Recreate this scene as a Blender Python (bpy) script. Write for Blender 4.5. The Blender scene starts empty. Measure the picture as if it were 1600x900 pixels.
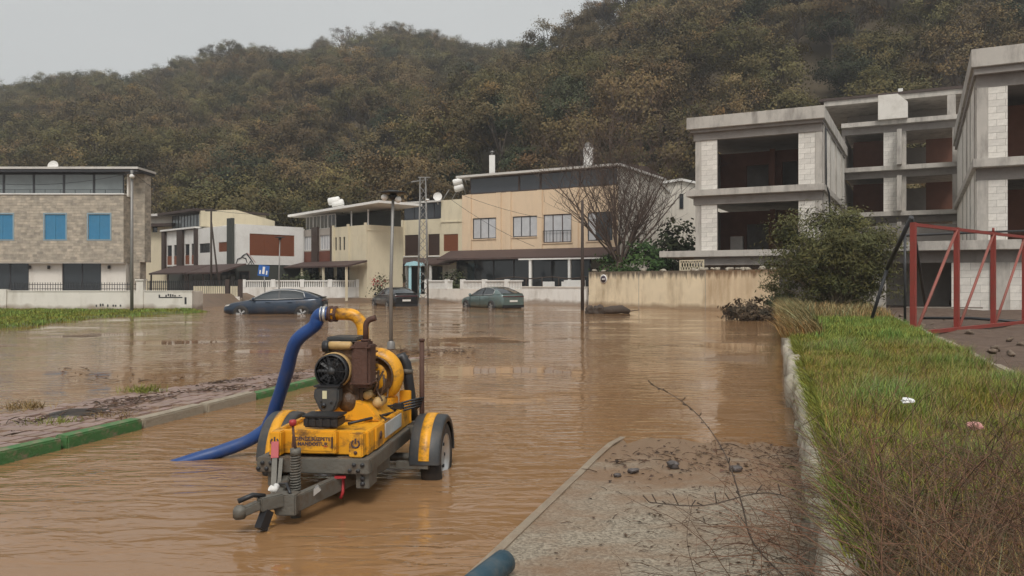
import bpy, bmesh, math, random
import numpy as np
from mathutils import Vector, Matrix, Euler
R = math.radians
random.seed(7)
rng = np.random.default_rng(7)
SC = bpy.context.scene
C = SC.collection

# ------------------------------------------------------------------ camera
F, CX, CY, EYE = 1240.0, 800.0, 440.0, 1.5
cam = bpy.data.cameras.new('camera')
cam.sensor_width = 36.0
cam.lens = 36.0 * F / 1600
cam.shift_y = -10 / 1600
cam.clip_start = 0.05
cam.clip_end = 3000
camo = bpy.data.objects.new('camera', cam)
C.objects.link(camo)
camo.location = (0, 0, EYE)
camo.rotation_euler = (R(90), 0, 0)
SC.camera = camo

# ------------------------------------------------------------------ light
SUN_EL, SUN_AZ = 52.0, 178.0          # azimuth clockwise from +Y (sun behind the camera, a little left)
world = bpy.data.worlds.new('World')
SC.world = world
world.use_nodes = True
nt = world.node_tree
bgn = nt.nodes['Background']
sky = nt.nodes.new('ShaderNodeTexSky')
sky.sky_type = 'NISHITA'
sky.sun_disc = False
sky.sun_elevation = R(SUN_EL)
sky.sun_rotation = R(SUN_AZ)
sky.air_density = 1.0
sky.dust_density = 6.0
sky.ozone_density = 1.0
hs = nt.nodes.new('ShaderNodeHueSaturation')
hs.inputs['Saturation'].default_value = 0.10
mixg = nt.nodes.new('ShaderNodeMixRGB')      # an even cloud layer over the clear sky
mixg.inputs[0].default_value = 0.72
mixg.inputs[2].default_value = (5.6, 5.8, 5.78, 1)
skc = nt.nodes.new('ShaderNodeTexCoord'); skn = nt.nodes.new('ShaderNodeTexNoise'); skn.inputs['Scale'].default_value = 2.2; skn.inputs['Detail'].default_value = 5
skm = nt.nodes.new('ShaderNodeMapping'); skm.inputs['Scale'].default_value = (1, 1, 2.6)
skr = nt.nodes.new('ShaderNodeMixRGB'); skr.inputs[1].default_value = (4.75, 4.95, 4.98, 1); skr.inputs[2].default_value = (5.85, 6.0, 5.95, 1)
nt.links.new(skc.outputs['Generated'], skm.inputs[0]); nt.links.new(skm.outputs[0], skn.inputs['Vector']); nt.links.new(skn.outputs['Fac'], skr.inputs[0]); nt.links.new(skr.outputs[0], mixg.inputs[2])
nt.links.new(sky.outputs[0], hs.inputs['Color'])
nt.links.new(hs.outputs[0], mixg.inputs[1])
nt.links.new(mixg.outputs[0], bgn.inputs[0])
bgn.inputs[1].default_value = 0.1
sl = bpy.data.lights.new('sun', 'SUN')
sl.energy = 1.5
sl.angle = R(18)
sl.color = (1.0, 0.96, 0.90)
so = bpy.data.objects.new('sun', sl)
C.objects.link(so)
az, el = R(SUN_AZ), R(SUN_EL)
sd = Vector((math.sin(az) * math.cos(el), math.cos(az) * math.cos(el), math.sin(el)))
so.rotation_euler = sd.to_track_quat('Z', 'Y').to_euler()
so.location = sd * 200
SC.view_settings.view_transform = 'Standard'
SC.view_settings.look = 'None'
SC.view_settings.gamma = 1.0
SC.view_settings.use_curve_mapping = False
SC.view_settings.exposure = 0.46
SC.render.engine = 'CYCLES'
SC.cycles.use_denoising = True
SC.cycles.max_bounces = 6
SC.cycles.diffuse_bounces = 3
SC.cycles.glossy_bounces = 3
SC.cycles.volume_bounces = 0
SC.cycles.transparent_max_bounces = 6
SC.cycles.use_adaptive_sampling = True
SC.cycles.adaptive_threshold = 0.02

# ------------------------------------------------------------------ helpers
def W(px, py, Y):
    return Vector(((px - CX) / F * Y, Y, EYE - (py - CY) / F * Y))
def G(px, py, z=0.0):
    return W(px, py, (EYE - z) * F / (py - CY))

MATS = {}
def mat(name, rgb, rough=0.7, var=0.12, scale=2.0, bump=0.0, bscale=30.0, metal=0.0, dirt=None, dirt_amt=0.35,
        dirt_scale=(1.2, 1.2, 1.2), spec=0.5, coat=0.0, tint=False, objvar=0.0, lo=0.45, hi=0.7):
    if name in MATS: return MATS[name]
    m = bpy.data.materials.new(name)
    m.use_nodes = True
    t = m.node_tree
    N, L = t.nodes, t.links
    b = N['Principled BSDF']
    b.inputs['Roughness'].default_value = rough
    b.inputs['Metallic'].default_value = metal
    b.inputs['Specular IOR Level'].default_value = spec
    b.inputs['Coat Weight'].default_value = coat
    tc = N.new('ShaderNodeTexCoord')
    n1 = N.new('ShaderNodeTexNoise')
    n1.inputs['Scale'].default_value = scale
    n1.inputs['Detail'].default_value = 6
    n1.inputs['Roughness'].default_value = 0.65
    L.new(tc.outputs['Object'], n1.inputs['Vector'])
    mx = N.new('ShaderNodeMixRGB')
    mx.inputs[1].default_value = (*[max(0, c * (1 - var * 1.6)) for c in rgb], 1)
    mx.inputs[2].default_value = (*[min(1, c * (1 + var * 1.6)) for c in rgb], 1)
    L.new(n1.outputs['Fac'], mx.inputs[0])
    col = mx.outputs[0]
    if tint:
        at = N.new('ShaderNodeAttribute'); at.attribute_name = 'tint'
        ml = N.new('ShaderNodeMixRGB'); ml.blend_type = 'MULTIPLY'; ml.inputs[0].default_value = 1
        L.new(col, ml.inputs[1]); L.new(at.outputs['Color'], ml.inputs[2]); col = ml.outputs[0]
    if objvar:
        oi = N.new('ShaderNodeObjectInfo')
        h = N.new('ShaderNodeHueSaturation')
        mr = N.new('ShaderNodeMapRange'); mr.inputs['To Min'].default_value = 1 - objvar; mr.inputs['To Max'].default_value = 1 + objvar
        L.new(oi.outputs['Random'], mr.inputs['Value']); L.new(mr.outputs[0], h.inputs['Value'])
        mr2 = N.new('ShaderNodeMapRange'); mr2.inputs['To Min'].default_value = 0.5 - objvar * 0.035; mr2.inputs['To Max'].default_value = 0.5 + objvar * 0.035
        ml2 = N.new('ShaderNodeMath'); ml2.operation = 'FRACT'
        ml1 = N.new('ShaderNodeMath'); ml1.operation = 'MULTIPLY'; ml1.inputs[1].default_value = 17.3
        L.new(oi.outputs['Random'], ml1.inputs[0]); L.new(ml1.outputs[0], ml2.inputs[0]); L.new(ml2.outputs[0], mr2.inputs['Value'])
        L.new(mr2.outputs[0], h.inputs['Hue']); L.new(col, h.inputs['Color']); col = h.outputs[0]
    if dirt:
        mp = N.new('ShaderNodeMapping'); mp.inputs['Scale'].default_value = dirt_scale
        n2 = N.new('ShaderNodeTexNoise'); n2.inputs['Scale'].default_value = 1.0; n2.inputs['Detail'].default_value = 8; n2.inputs['Roughness'].default_value = 0.7
        L.new(tc.outputs['Object'], mp.inputs[0]); L.new(mp.outputs[0], n2.inputs['Vector'])
        rp = N.new('ShaderNodeMapRange'); rp.inputs['From Min'].default_value = lo; rp.inputs['From Max'].default_value = hi
        rp.inputs['To Max'].default_value = dirt_amt
        L.new(n2.outputs['Fac'], rp.inputs['Value'])
        md = N.new('ShaderNodeMixRGB'); md.inputs[2].default_value = (*dirt, 1)
        L.new(rp.outputs[0], md.inputs[0]); L.new(col, md.inputs[1]); col = md.outputs[0]
    L.new(col, b.inputs['Base Color'])
    if bump:
        n3 = N.new('ShaderNodeTexNoise'); n3.inputs['Scale'].default_value = bscale; n3.inputs['Detail'].default_value = 4
        L.new(tc.outputs['Object'], n3.inputs['Vector'])
        bp = N.new('ShaderNodeBump'); bp.inputs['Strength'].default_value = bump; bp.inputs['Distance'].default_value = 0.02
        L.new(n3.outputs['Fac'], bp.inputs['Height']); L.new(bp.outputs[0], b.inputs['Normal'])
    MATS[name] = m
    return m

class MB:
    def __init__(s): s.v = []; s.f = []; s.m = []; s.sm = []; s.mi = 0; s.smooth = False
    def add(s, vs, fs, smooth=None):
        o = len(s.v); s.v += [tuple(v) for v in vs]
        for f in fs:
            s.f.append(tuple(i + o for i in f)); s.m.append(s.mi); s.sm.append(s.smooth if smooth is None else smooth)
        return s
    def box(s, x0, x1, y0, y1, z0, z1, M=None):
        vs = [Vector((x, y, z)) for z in (z0, z1) for x, y in ((x0, y0), (x1, y0), (x1, y1), (x0, y1))]
        if M is not None: vs = [M @ v for v in vs]
        return s.add(vs, [(3, 2, 1, 0), (4, 5, 6, 7), (0, 1, 5, 4), (1, 2, 6, 5), (2, 3, 7, 6), (3, 0, 4, 7)], False)
    def bar(s, a, b, w, h, up=(0, 0, 1)):
        a, b = Vector(a), Vector(b); d = (b - a).normalized(); u = Vector(up)
        r = d.cross(u)
        if r.length < 1e-4: r = d.cross(Vector((0, 1, 0)))
        r.normalize(); u = r.cross(d)
        vs = [p + r * i * w / 2 + u * j * h / 2 for p in (a, b) for i, j in ((-1, -1), (1, -1), (1, 1), (-1, 1))]
        return s.add(vs, [(3, 2, 1, 0), (4, 5, 6, 7), (0, 1, 5, 4), (1, 2, 6, 5), (2, 3, 7, 6), (3, 0, 4, 7)], False)
    def tube(s, pts, r, n=8, caps=True, smooth=True):
        pts = [Vector(p) for p in pts]; k = len(pts)
        rs = r if isinstance(r, (list, tuple)) else [r] * k
        vs = []; prev = None
        for i, p in enumerate(pts):
            d = (pts[min(i + 1, k - 1)] - pts[max(i - 1, 0)])
            if d.length < 1e-9: d = Vector((0, 0, 1))
            d.normalize()
            if prev is None:
                a = d.cross(Vector((0, 0, 1)))
                if a.length < 0.1: a = d.cross(Vector((1, 0, 0)))
            else:
                a = prev - d * prev.dot(d)
                if a.length < 1e-4: a = d.cross(Vector((1, 0, 0)))
            a.normalize(); prev = a; b = d.cross(a)
            vs += [p + (a * math.cos(2 * math.pi * j / n) + b * math.sin(2 * math.pi * j / n)) * rs[i] for j in range(n)]
        fs = [(i * n + j, i * n + (j + 1) % n, (i + 1) * n + (j + 1) % n, (i + 1) * n + j) for i in range(k - 1) for j in range(n)]
        s.add(vs, fs, smooth)
        if caps:
            o = len(s.v) - k * n
            s.f.append(tuple(o + j for j in range(n))[::-1]); s.m.append(s.mi); s.sm.append(False)
            s.f.append(tuple(o + (k - 1) * n + j for j in range(n))); s.m.append(s.mi); s.sm.append(False)
        return s
    def lathe(s, prof, M=None, n=24, smooth=True, a0=0.0, a1=2 * math.pi):
        """prof: (r, h) pairs turned about local Z"""
        full = abs(a1 - a0 - 2 * math.pi) < 1e-6
        m = n if full else n + 1
        vs = []
        for r, h in prof:
            for j in range(m):
                a = a0 + (a1 - a0) * j / n
                v = Vector((r * math.cos(a), r * math.sin(a), h)); vs.append(M @ v if M is not None else v)
        fs = []
        for i in range(len(prof) - 1):
            for j in range(n):
                j2 = (j + 1) % m
                fs.append((i * m + j, i * m + j2, (i + 1) * m + j2, (i + 1) * m + j))
        return s.add(vs, fs, smooth)
    def prism(s, poly, d0, d1, M=None):
        """poly in (x,z), extruded along y d0..d1"""
        n = len(poly)
        vs = [Vector((x, d, z)) for d in (d0, d1) for x, z in poly]
        if M is not None: vs = [M @ v for v in vs]
        fs = [tuple(range(n)), tuple(range(2 * n - 1, n - 1, -1))] + [(i, i + n, (i + 1) % n + n, (i + 1) % n) for i in range(n)]
        return s.add(vs, fs, False)
    def build(s, name, mats, parent=None, loc=None, rotz=0, bevel=0):
        me = bpy.data.meshes.new(name); me.from_pydata(s.v, [], s.f)
        for m in (mats if isinstance(mats, (list, tuple)) else [mats]): me.materials.append(m)
        me.polygons.foreach_set('material_index', s.m); me.polygons.foreach_set('use_smooth', s.sm)
        if bevel:
            bm = bmesh.new(); bm.from_mesh(me)
            bmesh.ops.remove_doubles(bm, verts=bm.verts, dist=1e-5)
            bmesh.ops.bevel(bm, geom=[e for e in bm.edges if len(e.link_faces) == 2 and e.calc_face_angle(0) > 0.6], offset=bevel, segments=2, affect='EDGES', clamp_overlap=True)
            bm.to_mesh(me); bm.free()
        me.update()
        o = bpy.data.objects.new(name, me); C.objects.link(o)
        if parent: o.parent = parent
        if loc is not None: o.location = loc
        if rotz: o.rotation_euler[2] = rotz
        return o

def tag(o, label=None, cat=None, group=None, kind=None):
    if label: o['label'] = label
    if cat: o['category'] = cat
    if group: o['group'] = group
    if kind: o['kind'] = kind
    return o
def thing(name, label, cat, loc=(0, 0, 0), rz=0, group=None):
    o = bpy.data.objects.new(name, None); C.objects.link(o); o.empty_display_size = 0.2
    o.location = loc; o.rotation_euler[2] = rz
    return tag(o, label, cat, group)
def copy_tree(o, parent=None):
    c = o.copy(); C.objects.link(c); c.parent = parent
    for ch in list(o.children): copy_tree(ch, c)
    return c
def np_mesh(name, verts, nper, mats, tint=None, smooth=False, midx=None):
    """verts (n*nper,3): n separate faces of nper corners"""
    n = len(verts) // nper
    me = bpy.data.meshes.new(name)
    me.vertices.add(len(verts)); me.vertices.foreach_set('co', np.asarray(verts, np.float32).ravel())
    me.loops.add(len(verts)); me.loops.foreach_set('vertex_index', np.arange(len(verts), dtype=np.int32))
    me.polygons.add(n); me.polygons.foreach_set('loop_start', np.arange(0, len(verts), nper, dtype=np.int32))
    for m in (mats if isinstance(mats, (list, tuple)) else [mats]): me.materials.append(m)
    if midx is not None: me.polygons.foreach_set('material_index', np.asarray(midx, np.int32))
    if tint is not None:
        a = me.color_attributes.new('tint', 'FLOAT_COLOR', 'POINT')
        c = np.ones((len(verts), 4), np.float32); c[:, :3] = np.repeat(tint, nper, axis=0); a.data.foreach_set('color', c.ravel())
    me.update(calc_edges=True)
    return me
def link(name, me, parent=None):
    o = bpy.data.objects.new(name, me); C.objects.link(o)
    if parent: o.parent = parent
    return o
def interp(x, tab):
    return float(np.interp(x, [a for a, _ in tab], [b for _, b in tab]))

# ------------------------------------------------------------------ materials
M_mud = mat('mud', (0.16, 0.10, 0.06), 0.55, 0.25, 1.5, 0.5, 12, dirt=(0.09, 0.06, 0.04), dirt_amt=0.7)
M_soil = mat('soil', (0.105, 0.066, 0.045), 0.9, 0.4, 3, 0.9, 18, dirt=(0.17, 0.12, 0.085), dirt_amt=0.5, dirt_scale=(3, 3, 3))
M_forestfloor = mat('forest_floor', (0.075, 0.055, 0.03), 0.95, 0.3, 0.3, 0.4, 2)
M_white = mat('white_render', (0.72, 0.67, 0.60), 0.85, 0.06, 1.5, 0.15, 40, dirt=(0.36, 0.30, 0.23), dirt_amt=0.4, dirt_scale=(1.2, 1.2, .35), lo=0.5)
M_bwhite = mat('bright_white', (0.78, 0.76, 0.72), 0.7, 0.05, 1.5, dirt=(0.42, 0.38, 0.32), dirt_amt=0.3)
M_cream = mat('cream_render', (0.66, 0.58, 0.42), 0.85, 0.06, 1.0, 0.15, 40, dirt=(0.33, 0.28, 0.2), dirt_amt=0.35, dirt_scale=(1.5, 1.5, .3), lo=0.5)
M_peach = mat('peach_render', (0.72, 0.55, 0.38), 0.85, 0.05, 1.0, 0.15, 40, dirt=(0.42, 0.31, 0.2), dirt_amt=0.3, dirt_scale=(1.5, 1.5, .3), lo=0.5)
M_pale = mat('pale_render', (0.68, 0.63, 0.55), 0.85, 0.06, 1.0, 0.1, 40, dirt=(0.35, 0.32, 0.27), dirt_amt=0.4, dirt_scale=(1.5, 1.5, .3), lo=0.5)
M_brown = mat('brown_cladding', (0.055, 0.035, 0.028), 0.6, 0.15, 2)
M_roofbrown = mat('brown_canopy', (0.075, 0.045, 0.038), 0.7, 0.2, 2, 0.3, 8)
M_dkgrey = mat('dark_grey_paint', (0.055, 0.058, 0.05), 0.7, 0.1, 2)
M_shutter_red = mat('red_brown_shutter', (0.22, 0.07, 0.03), 0.6, 0.1, 3)
M_shutter_brown = mat('dark_brown_shutter', (0.07, 0.04, 0.032), 0.6, 0.1, 3)
M_blueshutter = mat('blue_shutter', (0.055, 0.24, 0.42), 0.55, 0.08, 4, dirt=(0.10, 0.2, 0.26), dirt_amt=0.3)
M_glass = mat('dark_glass', (0.03, 0.035, 0.04), 0.06, 0.1, 1, spec=0.7)
M_glass2 = mat('curtained_glass', (0.50, 0.50, 0.51), 0.12, 0.14, 2.5, spec=0.6)
M_attic = mat('smoky_attic_glass', (0.05, 0.055, 0.065), 0.18, 0.1, 1, spec=0.6)
M_paleglass = mat('pale_terrace_glass', (0.17, 0.19, 0.19), 0.07, 0.2, 1.2, spec=0.7)
M_frame_dk = mat('dark_window_frame', (0.035, 0.035, 0.04), 0.5, 0.05, 2)
M_frame_w = mat('white_window_frame', (0.68, 0.67, 0.64), 0.5, 0.05, 2)
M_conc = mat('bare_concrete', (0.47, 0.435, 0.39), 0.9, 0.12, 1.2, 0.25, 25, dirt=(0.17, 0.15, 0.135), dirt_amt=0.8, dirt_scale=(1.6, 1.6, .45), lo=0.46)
M_conc_dk = mat('raw_concrete_painted_shade', (0.27, 0.245, 0.225), 0.9, 0.14, 1.0, 0.25, 25, dirt=(0.14, 0.12, 0.11), dirt_amt=0.5)  # darker copy of the bare concrete, shade put into its colour
M_block = mat('aerated_block', (0.74, 0.70, 0.64), 0.95, 0.07, 3, 0.3, 60, dirt=(0.36, 0.32, 0.27), dirt_amt=0.45, objvar=0.10)
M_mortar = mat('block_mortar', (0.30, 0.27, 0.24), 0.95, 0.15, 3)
M_redbrick = mat('red_clay_block', (0.17, 0.075, 0.048), 0.9, 0.2, 2, 0.3, 20)
M_iron = mat('dark_iron', (0.03, 0.03, 0.032), 0.5, 0.1, 3)
M_polegrey = mat('galvanised_pole', (0.24, 0.23, 0.215), 0.5, 0.15, 3, metal=0.4)
M_wood = mat('tarred_wood_pole', (0.05, 0.036, 0.028), 0.8, 0.25, 3, 0.4, 20)
M_bark = mat('bark', (0.075, 0.055, 0.042), 0.9, 0.3, 4, 0.5, 14)
M_greybark = mat('bare_tree_bark', (0.10, 0.068, 0.052), 0.9, 0.3, 4, 0.4, 14)
M_twig = mat('dry_twig', (0.115, 0.074, 0.05), 0.9, 0.35, 3, tint=True)
M_yellow = mat('yellow_machine_paint', (0.76, 0.35, 0.018), 0.42, 0.10, 6, 0.08, 25, dirt=(0.13, 0.065, 0.03), dirt_amt=0.9, dirt_scale=(6, 6, 9), lo=0.49, hi=0.64)
M_steel = mat('weathered_grey_steel', (0.135, 0.125, 0.105), 0.6, 0.2, 7, 0.25, 40, metal=0.25, dirt=(0.11, 0.06, 0.03), dirt_amt=0.75, dirt_scale=(8, 8, 8), lo=0.5)
M_rust = mat('rusty_steel', (0.085, 0.04, 0.027), 0.75, 0.35, 8, 0.3, 40)
M_black = mat('black_plastic', (0.018, 0.018, 0.02), 0.45, 0.2, 5)
M_rubber = mat('rubber', (0.022, 0.021, 0.021), 0.8, 0.2, 8, 0.2, 60, dirt=(0.12, 0.085, 0.055), dirt_amt=0.5, dirt_scale=(6, 6, 6))
M_greyplast = mat('grey_plastic', (0.04, 0.043, 0.046), 0.5, 0.12, 6, dirt=(0.13, 0.10, 0.07), dirt_amt=0.5, dirt_scale=(6, 6, 6))
M_engine = mat('oily_engine_block', (0.10, 0.052, 0.024), 0.5, 0.5, 9, 0.6, 30, dirt=(0.025, 0.018, 0.014), dirt_amt=0.9, dirt_scale=(8, 8, 8))
M_tan = mat('tan_filter', (0.52, 0.34, 0.14), 0.55, 0.12, 6, dirt=(0.2, 0.12, 0.05), dirt_amt=0.6, dirt_scale=(9, 9, 9))
M_silver = mat('silver_rim', (0.55, 0.55, 0.54), 0.35, 0.08, 6, metal=0.6)
M_bluehose = mat('blue_hose', (0.010, 0.052, 0.20), 0.42, 0.12, 8, 0.06, 50, dirt=(0.08, 0.09, 0.12), dirt_amt=0.35, dirt_scale=(5, 5, 5))
M_tealhose = mat('teal_pipe', (0.022, 0.062, 0.09), 0.5, 0.2, 8, 0.2, 30, dirt=(0.12, 0.11, 0.09), dirt_amt=0.5, dirt_scale=(8, 8, 8))
M_redpaint = mat('red_oxide_paint', (0.24, 0.032, 0.022), 0.55, 0.12, 4, 0.1, 30, dirt=(0.16, 0.05, 0.03), dirt_amt=0.6, dirt_scale=(3, 3, 3))
M_redtape = mat('red_tape', (0.38, 0.03, 0.035), 0.5, 0.1, 5)
M_kgreen = mat('green_kerb_paint', (0.060, 0.165, 0.050), 0.75, 0.25, 5, 0.4, 40, dirt=(0.22, 0.17, 0.11), dirt_amt=0.95, dirt_scale=(6, 6, 9), lo=0.47, hi=.62)
M_kgrey = mat('bare_kerb', (0.33, 0.28, 0.21), 0.9, 0.2, 5, 0.4, 40, dirt=(0.14, 0.10, 0.065), dirt_amt=0.7, dirt_scale=(5, 5, 5))
M_paver = mat('red_grey_paver', (0.30, 0.20, 0.175), 0.4, 0.2, 6, 0.3, 50, dirt=(0.24, 0.16, 0.105), dirt_amt=0.8, dirt_scale=(1.6, 1.6, 1.6), objvar=0.12, lo=0.42, hi=0.6)
M_stonew = mat('whitewashed_stone', (0.42, 0.375, 0.30), 0.95, 0.15, 8, 0.6, 30, dirt=(0.17, 0.14, 0.10), dirt_amt=0.75, dirt_scale=(6, 6, 6), objvar=0.12)
M_litterw = mat('white_litter', (0.75, 0.75, 0.74), 0.5, 0.05, 5)
M_litterp = mat('pink_litter', (0.62, 0.30, 0.27), 0.5, 0.2, 9)
M_roofw = mat('pale_roof_edge', (0.58, 0.55, 0.51), 0.7, 0.1, 1.5, dirt=(0.3, 0.27, 0.24), dirt_amt=0.5)
M_signblue = mat('sign_blue', (0.02, 0.11, 0.38), 0.4, 0.05, 4)
M_signdark = mat('sign_dark', (0.06, 0.04, 0.055), 0.4, 0.1, 4)
M_palecyan = mat('pale_cyan_paint', (0.36, 0.60, 0.66), 0.6, 0.06, 4)

def tide(m, top=.26, amp=.5, col=(0.20, 0.125, 0.07)):
    t = m.node_tree; N, L = t.nodes, t.links
    b = N['Principled BSDF']; srcs = b.inputs['Base Color'].links[0].from_socket
    tc = N.new('ShaderNodeTexCoord'); sp = N.new('ShaderNodeSeparateXYZ'); L.new(tc.outputs['Object'], sp.inputs[0])
    n = N.new('ShaderNodeTexNoise'); n.inputs['Scale'].default_value = 1.6; n.inputs['Detail'].default_value = 6; L.new(tc.outputs['Object'], n.inputs['Vector'])
    a = N.new('ShaderNodeMath'); a.operation = 'MULTIPLY_ADD'; a.inputs[1].default_value = -amp; L.new(n.outputs['Fac'], a.inputs[0]); L.new(sp.outputs['Z'], a.inputs[2])
    r = N.new('ShaderNodeMapRange'); r.inputs['From Min'].default_value = top - amp * .5 - .12; r.inputs['From Max'].default_value = top - amp * .5 + .10; r.inputs['To Min'].default_value = .72; r.inputs['To Max'].default_value = 0; L.new(a.outputs[0], r.inputs['Value'])
    mx = N.new('ShaderNodeMixRGB'); mx.inputs[2].default_value = (*col, 1); L.new(r.outputs[0], mx.inputs[0]); L.new(srcs, mx.inputs[1]); L.new(mx.outputs[0], b.inputs['Base Color'])
    return m
tide(M_white)
M_wallwhite = tide(mat('street_wall_white', (0.76, 0.73, 0.68), 0.8, 0.06, 1.5, 0.15, 40, dirt=(0.36, 0.31, 0.25), dirt_amt=0.5, dirt_scale=(1.4, 1.4, .4), lo=.48), .3)

# yellow stained wall, stone cladding, water, slab: own node trees
def stained_wall():
    m = mat('stained_yellow_wall', (0.80, 0.67, 0.47), 0.9, 0.14, 0.8, 0.25, 30, dirt=(0.26, 0.155, 0.065), dirt_amt=0.75, dirt_scale=(1.3, 1.3, 0.35), lo=0.47, hi=0.8)
    t = m.node_tree; N, L = t.nodes, t.links
    b = N['Principled BSDF']; src = b.inputs['Base Color'].links[0].from_socket
    tc = N.new('ShaderNodeTexCoord'); sp = N.new('ShaderNodeSeparateXYZ'); L.new(tc.outputs['Object'], sp.inputs[0])
    mp = N.new('ShaderNodeMapping'); mp.inputs['Scale'].default_value = (5, 5, 0.7); L.new(tc.outputs['Object'], mp.inputs[0])
    n = N.new('ShaderNodeTexNoise'); n.inputs['Scale'].default_value = 1; n.inputs['Detail'].default_value = 6; L.new(mp.outputs[0], n.inputs['Vector'])
    a = N.new('ShaderNodeMath'); a.operation = 'MULTIPLY_ADD'; a.inputs[1].default_value = 1.1; L.new(n.outputs['Fac'], a.inputs[0]); L.new(sp.outputs['Z'], a.inputs[2])
    r = N.new('ShaderNodeMapRange'); r.inputs['From Min'].default_value = 2.22; r.inputs['From Max'].default_value = 2.52; r.inputs['To Max'].default_value = 0.9; L.new(a.outputs[0], r.inputs['Value'])
    mx = N.new('ShaderNodeMixRGB'); mx.inputs[2].default_value = (0.09, 0.065, 0.045, 1); L.new(r.outputs[0], mx.inputs[0]); L.new(src, mx.inputs[1])
    # rusty seepage along one stretch of the wall
    r2 = N.new('ShaderNodeMapRange'); r2.inputs['From Min'].default_value = 8.8; r2.inputs["From Max"].default_value = 8.9; r2.inputs['To Max'].default_value = 0.5; L.new(sp.outputs['X'], r2.inputs['Value'])
    ml = N.new('ShaderNodeMath'); ml.operation = 'MULTIPLY'; L.new(r2.outputs[0], ml.inputs[0]); L.new(n.outputs['Fac'], ml.inputs[1])
    m2 = N.new('ShaderNodeMixRGB'); m2.inputs[2].default_value = (0.36, 0.16, 0.04, 1); L.new(ml.outputs[0], m2.inputs[0]); L.new(mx.outputs[0], m2.inputs[1])
    L.new(m2.outputs[0], b.inputs['Base Color'])
    return m
M_stain = tide(stained_wall(), .22, .4, (0.22, 0.13, 0.065))

def stone_cladding():
    m = bpy.data.materials.new('split_stone_cladding'); m.use_nodes = True
    t = m.node_tree; N, L = t.nodes, t.links; b = N['Principled BSDF']; b.inputs['Roughness'].default_value = 0.9
    tc = N.new('ShaderNodeTexCoord'); sp = N.new('ShaderNodeSeparateXYZ'); L.new(tc.outputs['Object'], sp.inputs[0])
    ad = N.new('ShaderNodeMath'); ad.operation = 'ADD'; L.new(sp.outputs['X'], ad.inputs[0]); L.new(sp.outputs['Y'], ad.inputs[1])
    cb = N.new('ShaderNodeCombineXYZ'); L.new(ad.outputs[0], cb.inputs[0]); L.new(sp.outputs['Z'], cb.inputs[1])
    br = N.new('ShaderNodeTexBrick'); br.inputs['Scale'].default_value = 1.0
    br.inputs['Brick Width'].default_value = 0.42; br.inputs['Row Height'].default_value = 0.17; br.inputs['Mortar Size'].default_value = 0.014; br.inputs['Mortar Smooth'].default_value = 0.3
    br.offset_frequency = 2; br.squash = 0.7; br.squash_frequency = 3
    br.inputs['Color1'].default_value = (0.50, 0.425, 0.335, 1); br.inputs['Color2'].default_value = (0.31, 0.27, 0.22, 1); br.inputs['Mortar'].default_value = (0.44, 0.38, 0.30, 1)
    L.new(cb.outputs[0], br.inputs['Vector'])
    n = N.new('ShaderNodeTexNoise'); n.inputs['Scale'].default_value = 3; n.inputs['Detail'].default_value = 8; L.new(tc.outputs['Object'], n.inputs['Vector'])
    mx = N.new('ShaderNodeMixRGB'); mx.blend_type = 'OVERLAY'; mx.inputs[0].default_value = 0.6; L.new(br.outputs['Color'], mx.inputs[1]); L.new(n.outputs['Fac'], mx.inputs[2])
    L.new(mx.outputs[0], b.inputs['Base Color'])
    bp = N.new('ShaderNodeBump'); bp.inputs['Strength'].default_value = 0.9; bp.inputs['Distance'].default_value = 0.03; bp.invert = True
    L.new(br.outputs['Fac'], bp.inputs['Height']); L.new(bp.outputs[0], b.inputs['Normal'])
    return m
M_stone = stone_cladding()

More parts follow.
